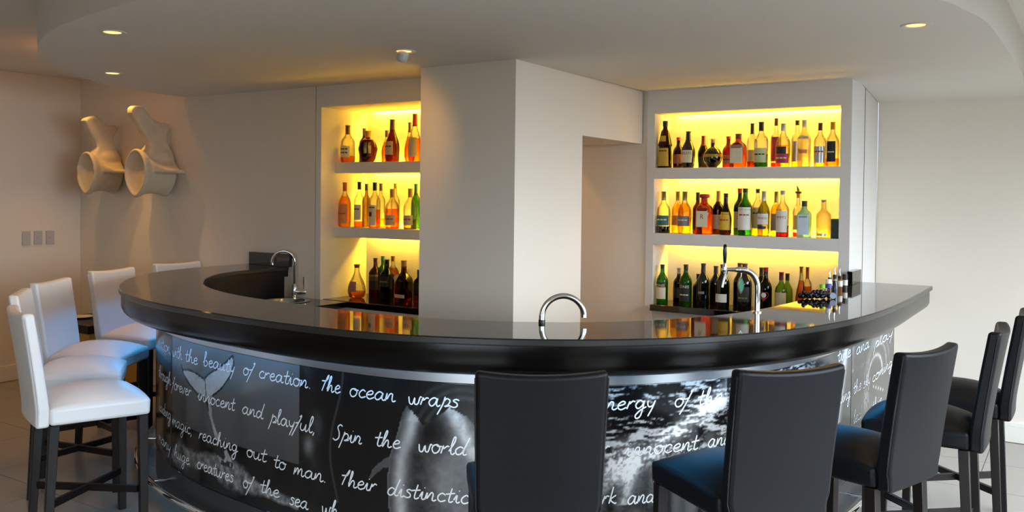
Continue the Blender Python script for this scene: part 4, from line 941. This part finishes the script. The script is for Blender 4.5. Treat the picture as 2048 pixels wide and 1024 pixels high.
# ================================================================ whale vertebrae on the wall
bone = mat('weathered_bone', '#cfc3ad', .8, noise=(14, .16), bump=(45, .5))
def vertebra(x, z, k, lab, tip):
    """built in (u along wall, w out of wall, z) and hung on the wall face Y = YB"""
    bm = bmesh.new()
    def add(V, Fc):
        vs = [bm.verts.new(v) for v in V]
        for f in Fc:
            try: bm.faces.new([vs[i] for i in f])
            except ValueError: pass
    def conv(u, w, zz): return (u * k, -w * k, zz * k)
    # centrum: spool with raised rims, dished front, slight keel below
    prof = [(.001, .03), (.150, .03), (.168, .05), (.155, .09), (.142, .17), (.150, .25), (.172, .30), (.176, .325), (.160, .335), (.140, .314), (.08, .294), (.001, .288)]
    n = 28; V, Fc = [], []
    for r, w in prof:
        for i in range(n):
            a = 2 * math.pi * i / n; keel = 1 + .16 * max(0, -math.sin(a)) ** 8 + .05 * math.sin(a)
            V.append(conv(r * math.cos(a) * .84, w, r * math.sin(a) * keel * 1.06))
    for i in range(len(prof) - 1):
        for j in range(n): a = i * n + j; b = i * n + (j + 1) % n; Fc.append((a, b, b + n, a + n))
    Fc += [tuple(range(n)), tuple(range(len(V) - 1, len(V) - n - 1, -1))]; add(V, Fc)
    # neural spine plate in the (w, z) plane
    Pl = [(.012, .06), (.24, .12)] + tip
    Pl = [tuple(p) for p in Pl]
    th = lambda zz: .085 - .060 * max(0, min(1, (zz - .10) / .26)) ** .7 + .016 * (zz > .42)
    n2 = len(Pl)
    V = [conv(-th(zz), max(w, .012), zz) for w, zz in Pl] + [conv(th(zz), max(w, .012), zz) for w, zz in Pl]
    add(V, [tuple(range(n2)), tuple(range(2 * n2 - 1, n2 - 1, -1))] + [(i, (i + 1) % n2, n2 + (i + 1) % n2, n2 + i) for i in range(n2)])
    # transverse wings, flat blades sweeping out to either side
    for sg in (-1, 1):
        sp = .33 if sg > 0 else .22
        Q = [(.10, .04), (.10, .26), (.16, .235), (.22, .19), (sp - .02, .145), (sp, .115), (sp - .015, .085), (.22, .075), (.16, .05)]
        n3 = len(Q); zz = lambda u: .02 + .05 * ((.31 - u) / .21) ** 2 - .01; tz = lambda u: .018 + .045 * max(0, (.2 - u) / .1) ** 1.2
        V = [conv(sg * u, w, zz(u) - tz(u)) for u, w in Q] + [conv(sg * u, w, zz(u) + tz(u) * .8) for u, w in Q]
        add(V, [tuple(range(n3)), tuple(range(2 * n3 - 1, n3 - 1, -1))] + [(i, (i + 1) % n3, n3 + (i + 1) % n3, n3 + i) for i in range(n3)])
    # saddle between spine and wings
    V, Fc = [], []
    for i, (a, s_) in enumerate([(0, 1)]):
        for r, w in [(.001, .02), (.10, .03), (.115, .10), (.11, .18), (.09, .23), (.001, .235)]:
            for j in range(20):
                q = 2 * math.pi * j / 20; V.append(conv(r * math.cos(q), w, .11 + r * .9 * math.sin(q)))
        for i2 in range(5):
            for j in range(20): aa = i2 * 20 + j; b = i2 * 20 + (j + 1) % 20; Fc.append((aa, b, b + 20, aa + 20))
    add(V, Fc)
    bmesh.ops.recalc_face_normals(bm, faces=bm.faces)
    me = bpy.data.meshes.new('whale_vertebra'); bm.to_mesh(me); bm.free(); me.materials.append(bone)
    o = bpy.data.objects.new('whale_vertebra', me); COL.objects.link(o); o.location = (x, YB - .002, z)
    rm = o.modifiers.new('remesh', 'REMESH'); rm.mode = 'VOXEL'; rm.voxel_size = .011; rm.use_smooth_shade = True
    sm = o.modifiers.new('smooth', 'SMOOTH'); sm.factor = .5; sm.iterations = 3
    return tag(o, lab, 'bone', 'whale vertebrae on the back wall')
vertebra(-7.127, 1.80, .93, 'weathered whale vertebra with the shorter spine, hung nearer the wall corner', [(.26, .187), (.235, .231), (.241, .273), (.301, .362), (.339, .437), (.36, .476), (.328, .504), (.258, .526), (.219, .508), (.169, .455), (.118, .443), (.056, .453), (.021, .424), (.044, .38), (.07, .324), (.06, .271), (.03, .167)])
vertebra(-6.394, 1.795, 1.0, 'weathered whale vertebra with the taller leaning spine, hung nearer the bar', [(.25, .179), (.207, .233), (.253, .294), (.314, .38), (.378, .474), (.379, .51), (.354, .534), (.294, .536), (.243, .495), (.192, .44), (.119, .418), (.066, .418), (.024, .398), (.034, .345), (.055, .297), (.05, .241), (.025, .187)])

# ================================================================ wall switches, side table
sw_m = mat('switch_plate', '#c6c0c2', .4)  # plates greyed, their shading is put into the colour
for v_, nm in ((4.095, 'light switch plate furthest from the wall corner'), (4.198, 'light switch plate in the middle of the row of three'), (4.305, 'light switch plate nearest the wall corner')):
    o = empty('light_switch', (XL, v_, 1.226)); tag(o, nm, 'light switch', 'light switches on the side wall')
    p = box('plate', .0, .013, -.036, .036, -.060, .060, sw_m, o, .003); box('rocker', .013, .018, -.008, .008, -.011, .011, sw_m, o, .001)
tb = empty('side_table', (-6.86, 4.20, 0)); tag(tb, 'low side table with a dark top and golden body, behind the white stools', 'side table')
keep(box('table_top', -7.20, -6.50, 3.93, 4.50, .515, .58, wenge, None, .004), tb)
keep(box('table_body', -7.14, -6.56, 3.98, 4.46, .06, .515, mat('gold_lit_yellow', '#d6a040', .4)), tb)  # pale gold body, the yellow light on it put into the colour
keep(box('table_plinth', -7.10, -6.60, 4.02, 4.42, 0, .06, wenge), tb)
tag(lathe('plate', [(.04, 0), (.075, .004), (.10, .014), (.102, .016), (.098, .0165), (.07, .008), (.001, .006)], mat('glazed_white', '#d8d4cc', .25), None, 28, True, False, loc=(-6.98, 4.16, .5805)), 'pale round plate on the dark side table', 'plate')

# ================================================================ ceiling lights
warm = (1, .50, .10)
ring_m = mat('lamp_trim', '#dcd8d0', .35); refl_m = mat('lamp_reflector', '#e0a850', .2, metal=1)
lamp_m = mat('halogen_glow', (1, .7, .3), .5, emit=(1, .52, .12), es=2.4)
def downlight(x, y, z, lab, power=30, angle=90, blend=.6, aim=None, gimbal=False, size=.05):
    t = empty('downlight', (x, y, z)); tag(t, lab, 'ceiling light', 'recessed downlights')
    lathe('trim_ring', [(.045, .0), (.047, -.004), (.062, -.005), (.066, -.001), (.066, 0)], ring_m, t, 32, False, False)
    lathe('reflector', [(.012, -.0012), (.030, -.0010), (.0455, -.0008)], refl_m, t, 28, False, False)
    lathe('lamp', [(.001, -.0020), (.040, -.0020), (.041, -.0012)], lamp_m, t, 24, False, False)
    if gimbal:
        g = lathe('gimbal', [(.030, -.006), (.031, -.020), (.030, -.045), (.026, -.058), (.016, -.064), (.001, -.065)], mat('gimbal_white', '#c8c8c8', .35), t, 28, True, False)
        g.rotation_euler = (math.radians(-12), math.radians(10), 0)
    l = bpy.data.lights.new('downlight_beam', 'SPOT'); l.energy = power; l.color = warm; l.spot_size = math.radians(angle); l.spot_blend = blend; l.shadow_soft_size = size
    lo = bpy.data.objects.new('downlight_beam', l); COL.objects.link(lo); lo.parent = t; lo.location = (0, 0, -.075 if gimbal else -.012)
    if aim:
        d = Vector(aim) - Vector((x, y, z)); lo.rotation_euler = d.to_track_quat('-Z', 'Y').to_euler()
    return t
downlight(-4.029, 2.560, ZB, 'lit downlight in the bulkhead above the nearest white stools', 16)
downlight(-5.390, 3.425, ZB, 'lit downlight in the bulkhead near the whale bones', 20)
downlight(-.636, 4.293, ZB, 'lit downlight in the bulkhead above the black stools', 10)
downlight(-3.121, 3.702, ZB, 'swivel downlight hanging out of the bulkhead in front of the column', 9, 95, .9, (-4.3, 4.6, 1.5), True)
downlight(-3.95, 5.5, ZC, 'lit downlight hidden inside the passage beside the column', 24, 150, .8)
# wall washers in the high ceiling over the bones
downlight(-7.03, 4.10, ZC, 'lit downlight in the high ceiling over the corner whale bone', 20, 75, .7, size=.018)
downlight(-6.47, 4.09, ZC, 'lit downlight in the high ceiling over the taller whale bone', 24, 75, .7, size=.018)
downlight(-5.85, 2.45, ZC, 'lit downlight in the high ceiling beside the bulkhead', 9, 120, .8)

# small warm lamp tucked up between the bulkhead and the high ceiling
cl = empty('cove_lamp', (-6.05, 3.62, ZC)); tag(cl, 'small warm lamp hidden above the rounded end of the bulkhead', 'ceiling light')
lathe('lamp_holder', [(.03, 0), (.03, -.02), (.022, -.03)], ring_m, cl, 20, True, True)
lathe('bulb', [(.012, -.03), (.020, -.045), (.016, -.060), (.001, -.064)], lamp_m, cl, 16, False, False)
l = bpy.data.lights.new('cove_lamp_glow', 'POINT'); l.energy = 2.2; l.color = (1, .36, .05); l.shadow_soft_size = .02
lo = bpy.data.objects.new('cove_lamp_glow', l); COL.objects.link(lo); lo.parent = cl; lo.location = (0, 0, -.09)
